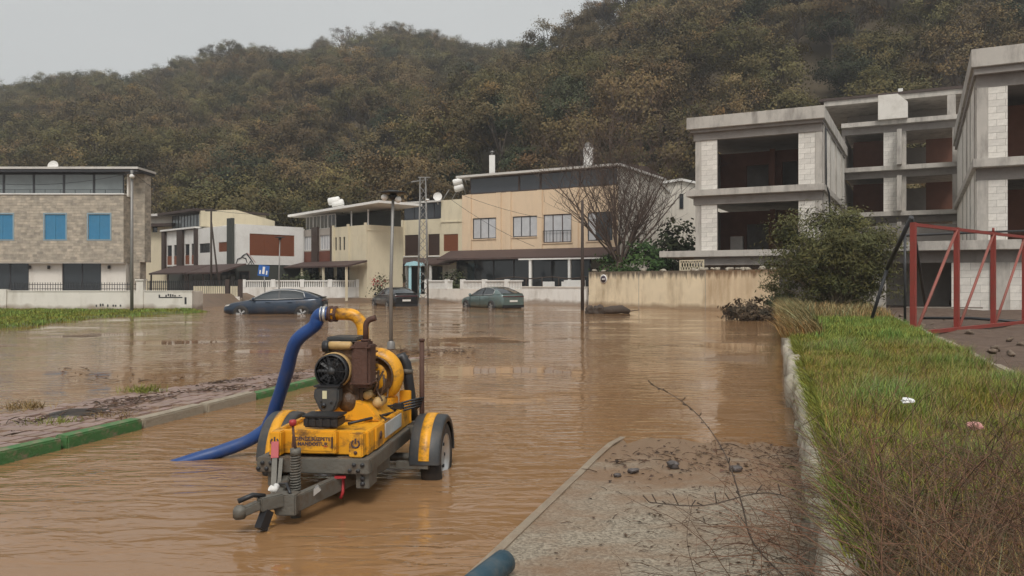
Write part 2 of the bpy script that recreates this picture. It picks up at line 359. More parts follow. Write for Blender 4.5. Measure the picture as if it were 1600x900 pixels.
def water_mat():
    m = bpy.data.materials.new('muddy_flood_water'); m.use_nodes = True
    t = m.node_tree; N, L = t.nodes, t.links; b = N['Principled BSDF']
    b.inputs['Roughness'].default_value = 0.045; b.inputs['IOR'].default_value = 1.33; b.inputs['Specular IOR Level'].default_value = 0.5
    tc = N.new('ShaderNodeTexCoord')
    n0 = N.new('ShaderNodeTexNoise'); n0.inputs['Scale'].default_value = 0.2; n0.inputs['Detail'].default_value = 9; n0.inputs['Roughness'].default_value = .62; n0.inputs['Distortion'].default_value = 1.2; L.new(tc.outputs['Object'], n0.inputs['Vector'])
    mx = N.new('ShaderNodeMixRGB'); mx.inputs[1].default_value = (0.215, 0.112, 0.046, 1); mx.inputs[2].default_value = (0.325, 0.185, 0.090, 1)
    L.new(n0.outputs['Fac'], mx.inputs[0]); L.new(mx.outputs[0], b.inputs['Base Color'])
    mp = N.new('ShaderNodeMapping'); mp.inputs['Scale'].default_value = (1.5, 4.6, 1); mp.inputs['Rotation'].default_value = (0, 0, R(-8)); L.new(tc.outputs['Object'], mp.inputs[0])
    n1 = N.new('ShaderNodeTexNoise'); n1.inputs['Scale'].default_value = 1.5; n1.inputs['Detail'].default_value = 3; n1.inputs['Distortion'].default_value = 0.6; L.new(mp.outputs[0], n1.inputs['Vector'])
    mp2 = N.new('ShaderNodeMapping'); mp2.inputs['Scale'].default_value = (0.30, 0.42, 1); L.new(tc.outputs['Object'], mp2.inputs[0])
    n2 = N.new('ShaderNodeTexNoise'); n2.inputs['Scale'].default_value = 1; n2.inputs['Detail'].default_value = 2; L.new(mp2.outputs[0], n2.inputs['Vector'])
    rg = N.new('ShaderNodeMapRange'); rg.inputs['From Min'].default_value = 0.38; rg.inputs['From Max'].default_value = 0.66; rg.inputs['To Min'].default_value = 0.04; rg.inputs['To Max'].default_value = 1.0; L.new(n2.outputs['Fac'], rg.inputs['Value'])
    ml = N.new('ShaderNodeMath'); ml.operation = 'MULTIPLY'; L.new(n1.outputs['Fac'], ml.inputs[0]); L.new(rg.outputs[0], ml.inputs[1])
    bp = N.new('ShaderNodeBump'); bp.inputs['Strength'].default_value = 0.7; bp.inputs['Distance'].default_value = 0.055
    L.new(ml.outputs[0], bp.inputs['Height']); L.new(bp.outputs[0], b.inputs['Normal'])
    return m
M_water = water_mat()

def slab_mat():
    m = bpy.data.materials.new('muddy_aggregate_concrete'); m.use_nodes = True
    t = m.node_tree; N, L = t.nodes, t.links; b = N['Principled BSDF']
    tc = N.new('ShaderNodeTexCoord')
    v = N.new('ShaderNodeTexVoronoi'); v.inputs['Scale'].default_value = 75; L.new(tc.outputs['Object'], v.inputs['Vector'])
    cr = N.new('ShaderNodeMixRGB'); cr.inputs[1].default_value = (0.15, 0.12, 0.085, 1); cr.inputs[2].default_value = (0.36, 0.305, 0.23, 1)
    sv = N.new('ShaderNodeSeparateColor'); L.new(v.outputs['Color'], sv.inputs[0]); L.new(sv.outputs[0], cr.inputs[0])
    mp = N.new('ShaderNodeMapping'); mp.inputs['Scale'].default_value = (0.9, 1.5, 1); L.new(tc.outputs['Object'], mp.inputs[0])
    n = N.new('ShaderNodeTexNoise'); n.inputs['Scale'].default_value = 1.3; n.inputs['Detail'].default_value = 8; n.inputs['Roughness'].default_value = 0.62; L.new(mp.outputs[0], n.inputs['Vector'])
    sp = N.new('ShaderNodeSeparateXYZ'); L.new(tc.outputs['Object'], sp.inputs[0])
    yy = N.new('ShaderNodeMapRange'); yy.inputs['From Min'].default_value = 4.6; yy.inputs['From Max'].default_value = 7.2; yy.inputs['To Min'].default_value = 0; yy.inputs['To Max'].default_value = 0.3; L.new(sp.outputs['Y'], yy.inputs['Value'])
    ad = N.new('ShaderNodeMath'); ad.operation = 'ADD'; L.new(n.outputs['Fac'], ad.inputs[0]); L.new(yy.outputs[0], ad.inputs[1])
    r = N.new('ShaderNodeMapRange'); r.inputs['From Min'].default_value = 0.47; r.inputs['From Max'].default_value = 0.68; r.inputs['To Max'].default_value = 0.85; L.new(ad.outputs[0], r.inputs['Value'])
    mx = N.new('ShaderNodeMixRGB'); mx.inputs[2].default_value = (0.215, 0.122, 0.062, 1); L.new(r.outputs[0], mx.inputs[0]); L.new(cr.outputs[0], mx.inputs[1])
    L.new(mx.outputs[0], b.inputs['Base Color'])
    rr = N.new('ShaderNodeMapRange'); rr.inputs['To Min'].default_value = 0.75; rr.inputs['To Max'].default_value = 0.32; L.new(r.outputs[0], rr.inputs['Value']); L.new(rr.outputs[0], b.inputs['Roughness'])
    bp = N.new('ShaderNodeBump'); bp.inputs['Strength'].default_value = 0.5; bp.inputs['Distance'].default_value = 0.006
    L.new(v.outputs['Distance'], bp.inputs['Height']); L.new(bp.outputs[0], b.inputs['Normal'])
    return m
M_slab = slab_mat()

def leafmat(name, rgb, objvar=0.30, trans=0.25):
    m = mat(name, rgb, 0.75, 0.15, 0.7, tint=True, objvar=objvar, spec=0.2)
    return m
M_leaf_brown = leafmat('autumn_oak_leaf', (0.134, 0.094, 0.040))
M_leaf_olive = leafmat('olive_oak_leaf', (0.124, 0.103, 0.037))
M_leaf_green = leafmat('dark_evergreen_leaf', (0.048, 0.055, 0.026))
M_leaf_oleander = leafmat('oleander_leaf', (0.098, 0.096, 0.036), 0.0)
M_leaf_hedge = leafmat('hedge_leaf', (0.042, 0.078, 0.022), 0.0)
M_leaf_dead = leafmat('withered_leaf', (0.075, 0.055, 0.035), 0.0)
M_grass = leafmat('grass_blade', (0.20, 0.215, 0.042), 0.0)
M_drygrass = leafmat('dry_grass_blade', (0.27, 0.185, 0.08), 0.0)

# ------------------------------------------------------------------ ground, hill, water
TH = 7.0
near_e = [(-0.30, 0.05), (-0.20, 0.115), (-0.165, 0.17), (-0.08, 0.225), (0.024, 0.287), (0.113, 0.335), (0.24, 0.40), (0.65, 0.55), (1.2, 0.55)]
far_e = [(-1.3, 0.16), (-0.66, 0.232), (-0.484, 0.254), (-0.38, 0.274), (-0.28, 0.283), (-0.145, 0.306), (-0.05, 0.293), (0.0, 0.292), (0.05, 0.285), (0.3, 0.25), (0.8, 0.2)]
def hill(x, y):
    if y < 60: return 0.0
    b = x / y
    wob = 1.6 * math.sin(x * 0.11 + y * 0.07) + 1.2 * math.sin(x * 0.05 - y * 0.13 + 2)
    y0, y1 = 74.0 + 6 * max(0, -b - 0.1) , 165.0
    e = interp(b, near_e)
    zc = e * y1 + EYE - TH * 0.8
    t = (y - y0) / (y1 - y0)
    zn = zc * (max(0, t) ** 0.92) if t < 1 else zc - (y - y1) * 0.35
    f0, f1 = 92.0, 270.0
    zc2 = interp(b, far_e) * f1 + EYE - TH * 0.8
    t2 = (y - f0) / (f1 - f0)
    zf = zc2 * (max(0, t2) ** 0.95) if t2 < 1 else zc2 - (y - f1) * 0.3
    z = max(zn, zf, 0)
    return z + (wob * min(1, z / 10))
def gh(x, y):
    base = -0.18 - 0.12 * min(1, max(0, (y - 9) / 10))
    bank = 0.0
    if y > 54: bank = min(1, (y - 54) / 4) * 0.62
    if x < -17.5 and y > 40.5: bank = max(bank, min(1, (y - 40.5) / 2) * 1.0)
    if x > 13 and y > 36: bank = max(bank, min(1, (y - 36) / 3) * 0.6)
    return base + bank + hill(x, y)
xs = np.concatenate([np.linspace(-420, -60, 46)[:-1], np.linspace(-60, 80, 113), np.linspace(80, 420, 44)[1:]])
ys = np.concatenate([np.linspace(-120, 0, 10)[:-1], np.linspace(0, 100, 91), np.linspace(100, 320, 80)[1:], np.linspace(320, 600, 20)[1:]])
gv = [(x, y, gh(x, y)) for y in ys for x in xs]
nx = len(xs)
gf = [(j * nx + i, j * nx + i + 1, (j + 1) * nx + i + 1, (j + 1) * nx + i) for j in range(len(ys) - 1) for i in range(nx - 1)]
mb = MB(); mb.smooth = True; mb.add(gv, gf)
cut = []
mb.m = [1 if min(mb.v[f[0]][2], mb.v[f[2]][2]) > 1.2 else 0 for f in mb.f]
ground = tag(mb.build('ground', [M_mud, M_forestfloor]), kind='structure', label='flooded low ground rising into the wooded hillside')
mb = MB(); mb.add([(-70, -12, 0), (70, -12, 0), (70, 56, 0), (-70, 56, 0)], [(0, 1, 2, 3)])
tag(mb.build('flood_water', M_water), kind='structure', label='brown muddy flood water covering the street')

# right side: raised verge, dirt plot
def wallX(y): return 0.21 + 0.335 * y
def kerbX(y): return 2.2 + 0.387 * y
def verge_z(x, y):
    return 0.40 + 0.03 * math.sin(x * 2.1 + y * 0.7) + 0.025 * math.sin(y * 1.7 - x)
mb = MB(); mb.smooth = True
n, k = 70, 10
vv = []
for j in range(n):
    y = -3 + 41.5 * j / (n - 1)
    for i in range(k):
        t = i / (k - 1)
        x = wallX(y) + 0.10 + (kerbX(y) - wallX(y) - 0.10) * t
        vv.append((x, y, verge_z(x, y)))
mb.add(vv, [(j * k + i, j * k + i + 1, (j + 1) * k + i + 1, (j + 1) * k + i) for j in range(n - 1) for i in range(k - 1)])
M_verge = mat('grassy_soil', (0.085, 0.085, 0.03), 0.95, 0.3, 3, 0.8, 20, dirt=(0.13, 0.09, 0.05), dirt_amt=0.6)
verge = tag(mb.build('verge_ground', M_verge), kind='structure', label='raised grassy verge behind the retaining wall')
mb = MB(); mb.smooth = True
vv = []; n, k = 60, 50
for j in range(n):
    y = -3 + 45 * j / (n - 1)
    for i in range(k):
        t = (i / (k - 1)) ** 1.5
        x = kerbX(y) + 0.12 + 34 * t
        vv.append((x, y, 0.37 + 0.05 * math.sin(x * 1.3 + 1) * math.sin(y * 1.1) + random.uniform(-.025, .025)))
mb.add(vv, [(j * k + i, j * k + i + 1, (j + 1) * k + i + 1, (j + 1) * k + i) for j in range(n - 1) for i in range(k - 1)])
tag(mb.build('dirt_ground', M_soil), kind='structure', label='bare rubble-strewn earth of the building plot')
# low kerb between grass and dirt: separate kerb stones
kerb = tag(thing('plot_kerb', 'low weathered concrete kerb between the grass and the bare plot', 'kerb'))
mb = MB(); mb.box(-.06, .06, -.49, .49, -.2, .06); k0 = None
ang = -math.atan(0.387)
y = 1.0
while y < 27:
    if k0 is None:
        k0 = mb.build('kerb_stone', M_kgrey, kerb, bevel=0.015); o = k0
    else:
        o = k0.copy(); C.objects.link(o)
    o.location = (kerbX(y) + random.uniform(-.015, .015), y, 0.41 + random.uniform(-.015, .015)); o.rotation_euler = (random.uniform(-.02, .02), random.uniform(-.03, .03), ang)
    y += 0.935

# retaining wall: rough whitewashed stones on a core
rw = thing('retaining_wall', 'low rough whitewashed stone wall holding back the grassy verge', 'wall')
mb = MB()
pts = [(wallX(y), y) for y in np.linspace(-2, 38, 41)]
d = Vector((0.333, 1, 0)).normalized(); nr = Vector((1, -0.333, 0)).normalized()
a, b2 = Vector((wallX(-2), -2, 0)), Vector((wallX(38), 38, 0))
for (p, q, o0, o1, z0, z1) in ((a, b2, 0.045, 0.16, -0.4, 0.34),):
    vs = [p + nr * o0, q + nr * o0, q + nr * o1, p + nr * o1]
    mb.add([(v.x, v.y, z) for z in (z0, z1) for v in vs], [(3, 2, 1, 0), (4, 5, 6, 7), (0, 1, 5, 4), (1, 2, 6, 5), (2, 3, 7, 6), (3, 0, 4, 7)])
mb.build('mortar_core', M_mortar, rw)
def rough_block(seed, sx, sy, sz, jit=0.16, cuts=2):
    r = random.Random(seed)
    bm = bmesh.new(); bmesh.ops.create_cube(bm, size=1)
    bmesh.ops.subdivide_edges(bm, edges=bm.edges[:], cuts=cuts, use_grid_fill=True)
    for v in bm.verts:
        q = v.co.copy(); l = max(abs(q.x), abs(q.y), abs(q.z))
        rr = (q.x ** 4 + q.y ** 4 + q.z ** 4) ** .25
        q = q * (l / max(rr, 1e-6)) if rr > 0 else q
        v.co = Vector((q.x * sx, q.y * sy, q.z * sz)) + Vector((r.uniform(-1, 1) * sx, r.uniform(-1, 1) * sy, r.uniform(-1, 1) * sz)) * jit * 0.5
    me = bpy.data.meshes.new('stone'); bm.to_mesh(me); bm.free()
    me.polygons.foreach_set('use_smooth', [True] * len(me.polygons))
    return me
stones = [rough_block(i, 0.20, 0.30, 0.17) for i in range(6)]
posts = [rough_block(20 + i, 0.22, 0.42, 0.62, 0.08) for i in range(3)]
for m_ in stones + posts: m_.materials.append(M_stonew)
y = 1.2
while y < 9.5:
    for row, z in enumerate((-0.04, 0.10, 0.24, 0.355)):
        o = link('stone', stones[random.randrange(6)], rw)
        yy = y + (0.14 if row % 2 else 0)
        s = random.uniform(.8, 1.1)
        p = Vector((wallX(yy), yy, z)) + nr * random.uniform(0.03, 0.06)
        o.location = p; o.rotation_euler = (random.uniform(-.2, .2), random.uniform(-.2, .2), -math.atan(.333) + random.uniform(-.15, .15)); o.scale = (s * .72, s, s * random.uniform(.8, 1.1))
    y += 0.29
while y < 26:
    o = link('stone', posts[random.randrange(3)], rw)
    p = Vector((wallX(y), y, 0.12 + random.uniform(-.05, .03))) + nr * random.uniform(0.0, 0.07)
    o.location = p; o.rotation_euler = (random.uniform(-.06, .06), random.uniform(-.12, .05), -math.atan(.333) + random.uniform(-.06, .06))
    y += 0.46
# concrete slab beside the wall, dipping into the water
mb = MB(); mb.smooth = True
n, k = 40, 14; vv = []
def slabz(y, t): return 0.055 - 0.012 * (y / 7) - max(0, y - 6.9) * 0.07 + max(0, min(1, (y - 6) * .8)) * .010 * math.sin(14 * t + 3 * math.sin(9 * t) + y * 2) + 0.003 * math.sin(9 * y + 7 * t) - 0.02 * t * max(0, (y - 5) / 3)
for j in range(n):
    y = -3 + 12.2 * j / (n - 1)
    for i in range(k):
        t = i / (k - 1); x0 = -1.55 + 0.337 * y; x1 = wallX(y) + 0.05
        vv.append((x0 + (x1 - x0) * t, y, slabz(y, t)))
mb.add(vv, [(j * k + i, j * k + i + 1, (j + 1) * k + i + 1, (j + 1) * k + i) for j in range(n - 1) for i in range(k - 1)])
mb.add([(v[0], v[1], v[2]) for v in vv[::k]] + [(v[0] - .01, v[1], -.4) for v in vv[::k]], [(j, j + n, j + n + 1, j + 1) for j in range(n - 1)][::1])
slab = tag(mb.build('pavement_slab', M_slab), kind='structure', label='muddy exposed-aggregate concrete slab running into the flood water')
mb = MB(); 
lip = [Vector((-1.55 + 0.337 * y, y, slabz(y, 0) + 0.004)) for y in np.linspace(-3, 7.9, 30)]
for p, q in zip(lip[:-1], lip[1:]): mb.bar(p + Vector((.035, 0, 0)), q + Vector((.035, 0, 0)), 0.055, 0.012)
mb.build('slab_edge', mat('slab_edge_concrete', (0.27, 0.215, 0.155), 0.85, 0.2, 6, 0.4, 50, dirt=(0.2, 0.12, 0.07), dirt_amt=0.7, dirt_scale=(4, 4, 4)), slab)

# left island pavement with pavers and painted kerb stones
fe = [(-5.6, 1.5), (-4.72, 5.0), (-4.2, 6.6), (-3.78, 8.3), (-3.24, 10.3), (-2.75, 12.2), (-1.95, 14.6), (-0.6, 18.0)]
def fx(y): return interp(y, [(b, a) for a, b in fe])
def islw(y): return interp(y, [(1.5, 2.4), (9, 2.0), (12, 1.6), (15, 1.1), (18, .7)])
def isl_z(t, y): return interp(y, [(1.5, .105), (9, .095), (12, .07), (15, .035), (18.0, -.015)]) - 0.075 * t ** 1.5
mb = MB(); mb.smooth = True; vv = []; n, k = 60, 9
for j in range(n):
    y = 1.5 + 16.5 * j / (n - 1)
    for i in range(k):
        t = i / (k - 1)
        x = fx(y) - islw(y) * t
        vv.append((x, y + 0.28 * islw(y) * t, isl_z(t, y) - (0.12 if i == k - 1 else 0) - 0.022))
mb.add(vv, [(j * k + i, (j + 1) * k + i, (j + 1) * k + i + 1, j * k + i + 1) for j in range(n - 1) for i in range(k - 1)])
M_silt = mat('wet_silt', (0.27, 0.175, 0.115), 0.25, 0.25, 3, 0.3, 25, dirt=(0.10, 0.065, 0.04), dirt_amt=0.7, dirt_scale=(3, 3, 3))
isl = tag(mb.build('pavement', M_silt), kind='structure', label='muddy paved traffic island edged with green and bare kerb stones')
mb = MB(); mb.box(-.06, .06, -.117, .117, -.05, .0)
pv = mb.build('paver', M_paver, isl, bevel=0.006)
cnt = 0; first = True; rest = MB()
cells = []
for j in range(0, 62):
    y = 4.6 + j * 0.243
    for i in range(1, 16):
        t = (0.1 + i * 0.126 + (0.0 if j % 2 else 0.063)) / islw(y)
        if t > 0.93: continue
        cells.append((y, t))
for (y, t) in cells:
    if random.random() < 0.10 or isl_z(t, y) < 0.006: continue
    p = (fx(y) - islw(y) * t, y + 0.28 * islw(y) * t, isl_z(t, y) - 0.006 + random.uniform(-.006, .004))
    if abs(p[0] / p[1]) > 0.68: continue
    if cnt < 290:
        o = pv if cnt == 0 else pv.copy()
        if cnt: C.objects.link(o)
        o.location = p; o.rotation_euler = (random.uniform(-.03, .03), random.uniform(-.03, .03), -0.27 + random.uniform(-.03, .03)); cnt += 1
    else:
        rest.box(-.06, .06, -.117, .117, -.05, .0, Matrix.Translation(p) @ Matrix.Rotation(-.27 + random.uniform(-.03, .03), 4, 'Z'))
if rest.v: tag(rest.build('far_pavers', M_paver, isl), kind='stuff')
ks = {}
y = 2.2; i = 0
while y < 14.4:
    y2 = y + 0.985
    a, b2 = Vector((fx(y), y, 0)), Vector((fx(y2), y2, 0)); dd = (b2 - a); 
    mid = (a + b2) / 2
    g = (y > 2 and y < 8.0) or (9.1 < y < 11.2)
    key = 'g' if g else 'n'
    if key not in ks:
        bmk = MB(); bmk.box(-.075, .075, -.485, .485, -.35, .0); o = bmk.build('kerb_stone', M_kgreen if g else M_kgrey, isl, bevel=0.014); ks[key] = o
    else:
        o = ks[key].copy(); C.objects.link(o)
    o.location = (mid.x + random.uniform(-.012, .012), mid.y, isl_z(0, mid.y) + 0.012 + random.uniform(-.01, .006)); o.rotation_euler = (random.uniform(-.012, .012), random.uniform(-.03, .03), -math.atan2(dd.x, dd.y))
    o['label'] = 'kerb stone painted green' if g else 'bare worn kerb stone'
    y = y2
mc = MB(); mc.lathe([(0.0, .012), (0.25, .012), (0.26, .006), (0.30, .006), (0.31, .0), (.32, -.03)], n=28)
for i in range(10):
    mc.box(-.22 + .0, .22, -.2 + i * .043, -.185 + i * .043, .012, .017)
pmc = G(125, 646, 0.06)
tag(mc.build('manhole_cover', mat('cast_iron', (0.07, 0.06, 0.055), 0.5, 0.2, 6, metal=0.4, dirt=(.14, .1, .06), dirt_amt=.6, dirt_scale=(5, 5, 5)), loc=(pmc.x, pmc.y, 0.066)), 'round dark iron manhole cover set in the muddy paved island', 'manhole cover')

# left lawn
mb = MB(); mb.smooth = True
poly = []
n, k = 30, 16
def lawn_edge(y): return -16.35 + .35 * math.sin(y * .55) + .2 * math.sin(y * 1.7) + max(0, y - 34) * .25
def lawn_z(x, y): return -0.05 + 0.15 * min(1, max(0, (lawn_edge(y) - x) / .8)) + .02 * math.sin(x * .9 + y * .6)
for j in range(n):
    y = 16 + 24 * j / (n - 1)
    for i in range(k):
        x = lawn_edge(y) - 18 * (i / (k - 1)) ** 2; poly.append((x, y, lawn_z(x, y) - (.2 if i == 0 else 0)))
mb.add(poly, [(j * k + i, (j + 1) * k + i, (j + 1) * k + i + 1, j * k + i + 1) for j in range(n - 1) for i in range(k - 1)])
lawn = tag(mb.build('lawn_ground', mat('lawn_soil', (0.115, 0.125, 0.04), 0.95, 0.25, 2, 0.6, 20)), kind='structure', label='strip of lawn in front of the white garden wall')

# ------------------------------------------------------------------ buildings
class Bld:
    def __init__(s, name, label, cat, px=None, Y=None, deg=0, xy=None, root=None, off=None):
        if root is not None:                       # a second face of the same thing
            s.root = root.root; s.th = root.th + R(deg); s.loc = Vector((off[0], off[1], 0)); s.rz = R(deg)
            s.o = root.o + root.ax * off[0] + root.ay * off[1]
        else:
            p = Vector((xy[0], xy[1], 0)) if xy else Vector((W(px, CY, Y).x, Y, 0))
            s.o = p; s.th = R(deg); s.root = thing(name, label, cat, p, s.th); s.loc = None; s.rz = 0
        s.ax = Vector((math.cos(s.th), math.sin(s.th), 0)); s.ay = Vector((-math.sin(s.th), math.cos(s.th), 0))
    def face(s, x0, y0=0, deg=90): return Bld('', '', '', root=s, deg=deg, off=(x0, y0))
    def pt(s, px, py, d=0.0):
        dr = Vector(((px - CX) / F, 1, -(py - CY) / F)); e = Vector((0, 0, EYE))
        t = ((s.o + s.ay * d) - e).dot(s.ay) / dr.dot(s.ay); P = e + dr * t
        return (P - s.o).dot(s.ax), P.z
    def rect(s, px0, py0, px1, py1, d=0.0):
        pm = (px0 + px1) / 2
        return s.pt(px0, CY, d)[0], s.pt(px1, CY, d)[0], s.pt(pm, py1, d)[1], s.pt(pm, py0, d)[1]
    def put(s, mb, name, m, parent=None, bevel=0):
        o = mb.build(name, m, parent or s.root, bevel=bevel)
        if s.loc is not None and parent is None: o.location = s.loc; o.rotation_euler[2] = s.rz
        return o
    def box(s, name, m, x0, x1, d0, d1, z0, z1, bevel=0):
        return s.put(MB().box(x0, x1, d0, d1, z0, z1), name, m, bevel=bevel)
    def facade(s, name, m, x0, x1, z0, z1, opens=(), d=0.0, depth=0.18):
        mb = MB()
        X = sorted({x0, x1, *[c for o in opens for c in o[:2] if x0 < c < x1]}); Z = sorted({z0, z1, *[c for o in opens for c in o[2:4] if z0 < c < z1]})
        for xa, xb in zip(X[:-1], X[1:]):
            for za, zb in zip(Z[:-1], Z[1:]):
                cx, cz = (xa + xb) / 2, (za + zb) / 2
                if any(o[0] < cx < o[1] and o[2] < cz < o[3] for o in opens): continue
                mb.add([(xa, d, za), (xb, d, za), (xb, d, zb), (xa, d, zb)], [(0, 1, 2, 3)])
        e = d + depth
        for a, b, c, t in opens:
            a, b, c, t = max(a, x0), min(b, x1), max(c, z0), min(t, z1)
            mb.add([(a, d, c), (a, e, c), (a, e, t), (a, d, t)], [(0, 1, 2, 3)]); mb.add([(b, d, c), (b, e, c), (b, e, t), (b, d, t)], [(3, 2, 1, 0)])
            mb.add([(a, d, t), (a, e, t), (b, e, t), (b, d, t)], [(0, 1, 2, 3)]); mb.add([(a, d, c), (a, e, c), (b, e, c), (b, d, c)], [(3, 2, 1, 0)])
        mb.add([(x0, d, z0), (x0, e, z0), (x0, e, z1), (x0, d, z1)], [(0, 1, 2, 3)]); mb.add([(x1, d, z0), (x1, e, z0), (x1, e, z1), (x1, d, z1)], [(3, 2, 1, 0)])
        mb.add([(x0, d, z1), (x0, e, z1), (x1, e, z1), (x1, d, z1)], [(3, 2, 1, 0)]); mb.add([(x0, d, z0), (x0, e, z0), (x1, e, z0), (x1, d, z0)], [(0, 1, 2, 3)])
        return s.put(mb, name, m)
    def window(s, r, nv=2, fm=None, pm=None, d=0.0, name='window', sill=None, w=0.055, nh=1, inset=0.09):
        a, b, c, t = r; fm = fm or M_frame_dk; pm = pm or M_glass
        mb = MB(); y0, y1 = d + inset - .03, d + inset + .03
        mb.box(a + .002, a + w, y0, y1, c + .002, t - .002); mb.box(b - w, b - .002, y0, y1, c + .002, t - .002)
        mb.box(a + w, b - w, y0, y1, t - w, t - .002); mb.box(a + w, b - w, y0, y1, c + .002, c + w)
        for i in range(1, nv):
            x = a + (b - a) * i / nv; mb.box(x - w / 2, x + w / 2, y0 + .002, y1 - .002, c + w, t - w)
        for i in range(1, nh):
            z = c + (t - c) * i / nh; mb.box(a + w, b - w, y0 + .005, y1 - .005, z - w / 2, z + w / 2)
        o = s.put(mb, name, fm)
        for i in range(nv):
            xa, xb = a + (b - a) * i / nv + .01, a + (b - a) * (i + 1) / nv - .01
            p = MB().box(xa, xb, d + inset + .035 - .04, d + inset + .012, c + .02, t - .02) if False else MB().box(xa, xb, d + inset - .008, d + inset + .008, c + .02, t - .02)
            p.build('pane', pm[i % len(pm)] if isinstance(pm, list) else pm, o)
        if sill:
            MB().box(a - .08, b + .08, d - .07, d + .05, c - .07, c - .003).build('sill', sill, o)
        return o
    def shutter(s, r, m, d=0.0, leaves=2, name='shutter'):
        a, b, c, t = r; mb = MB()
        for i in range(leaves):
            xa, xb = a + (b - a) * i / leaves + .012, a + (b - a) * (i + 1) / leaves - .012
            z = c + .02
            mb.box(xa, xb, d + .06, d + .085, c + .01, t - .01)
            while z < t - .05:
                mb.box(xa + .04, xb - .04, d + .045, d + .058, z, z + .055); z += .08
            mb.box(xa, xa + .05, d + .035, d + .0585, c + .01, t - .01); mb.box(xb - .05, xb, d + .035, d + .0585, c + .01, t - .01)
        return s.put(mb, name, m)

# ---- stone house with blue shutters
A = Bld('stone_house', 'stone-clad flat-roofed house with bright blue shutters behind white garden wall', 'house', 193, 50, 0)
x1 = 0.0; x0 = -13.5
ops = [A.rect(*q) for q in ((-14, 335, 20, 374), (70, 335, 102.5, 374), (138, 335, 172, 374))]
A.facade('upper_wall', M_stone, x0, x1, 2.71, 6.98, ops, 0, .2)
for r in ops:
    A.shutter(r, M_blueshutter)
    a, b, c, t = r
    fr = MB(); fr.box(a - .09, a - .003, -.02, .05, c - .08, t + .1); fr.box(b + .003, b + .09, -.02, .05, c - .08, t + .1); fr.box(a - .003, b + .003, -.02, .05, t + .003, t + .1); fr.box(a - .003, b + .003, -.02, .05, c - .08, c - .003)
    A.put(fr, 'shutter_surround', mat('blue_grey_trim', (0.25, 0.33, 0.37), .8, .1))
A.box('upper_storey', M_stone, x0, x1, .2, 2.6, 2.71, 6.98); A.box('rear_wing', M_stone, x0, x1 - 5, 2.602, 9, -.3, 8.38)
gops = [A.rect(*q, .5) for q in ((-15, 409, 45, 462), (97, 408, 158, 462))]
A.facade('ground_wall', M_white, x0, x1 - .1, -.3, 2.70, gops, .5, .2)
for r in gops: A.window(r, 2, M_frame_dk, M_glass, .5, w=.08, name='sliding_door')
A.box('ground_storey', M_white, x0, x1 - .1, .7, 2.6, -.3, 2.70)
A.box('soffit', M_white, x0, x1 - .02, .02, .5, 2.66, 2.708)
for px in (47.5, 77.5, 171.5):
    sx, sz = A.pt(px, 417.5, .5); A.put(MB().lathe([(0.0, -.11), (.085, -.11), (.085, .09), (0.05, .11), (0, .11)], Matrix.Translation((sx, .40, sz)), n=10), 'wall_lamp', M_iron)
# attic terrace
A.box('attic_wall', M_white, x0, x1 - 1.2, 1.25, 2.6, 6.985, 8.38)
gl = A.rect(-30, 270, 192, 302, .35)
npan = 7
for i in range(npan):
    xa = x0 + (x1 - .15 - x0) * i / npan; xb = x0 + (x1 - .15 - x0) * (i + 1) / npan
    o = A.window((xa, xb, 7.0, 8.36), 1, M_frame_dk, M_paleglass, .3, w=.07, name='terrace_window')
A.window((.3, 1.2, 7.0, 8.36), 1, M_frame_dk, M_paleglass, 0.0, name='terrace_window') if False else None
A.box('coping', M_bwhite, x0, x1 + .06, -.07, .3, 6.985, 7.06)
rl = MB(); rl.box(x0, x1, -.02, .0, 7.28, 7.31)
for i in range(15): rl.box(x0 + i * .95, x0 + i * .95 + .025, -.02, .0, 7.06, 7.28)
A.put(rl, 'railing', M_iron)
A.box('roof', M_frame_dk, x0, x1 + 1.0, -.25, 2.2, 8.39, 8.56); A.box('roof', M_frame_dk, x0, x1 - 5, 2.202, 9.2, 8.39, 8.56)
A.box('roof_edge', M_roofw, x0, x1 + 1.05, -.32, 2.25, 8.562, 8.70); A.box('roof_edge', M_roofw, x0, x1 - 5, 2.252, 9.2, 8.562, 8.70)
xa, xb = A.pt(207, CY, .9)[0], A.pt(226, CY, .9)[0]
A.box('stone_pier', M_stone, xa, xb, .9, 1.8, 2.75, 8.385)
A.box('stone_base_pier', M_stone, xa, xb - .3, .9, 1.75, -.3, 2.745)
A.box('white_return', M_white, x1 + .02, xa - .02, .4, 1.2, 6.9, 8.38)
dish = MB(); dish.lathe([(0.0, 0), (.15, .02), (.28, .07), (.36, .13)], Matrix.Translation((A.pt(50, 250)[0], 2.4, 9.1)) @ Matrix.Rotation(R(80), 4, 'X'), n=18)
dish.tube([(A.pt(50, 250)[0], 2.5, 8.7), (A.pt(50, 250)[0], 2.45, 9.1)], .03, 6)
A.put(dish, 'satellite_dish', M_bwhite)

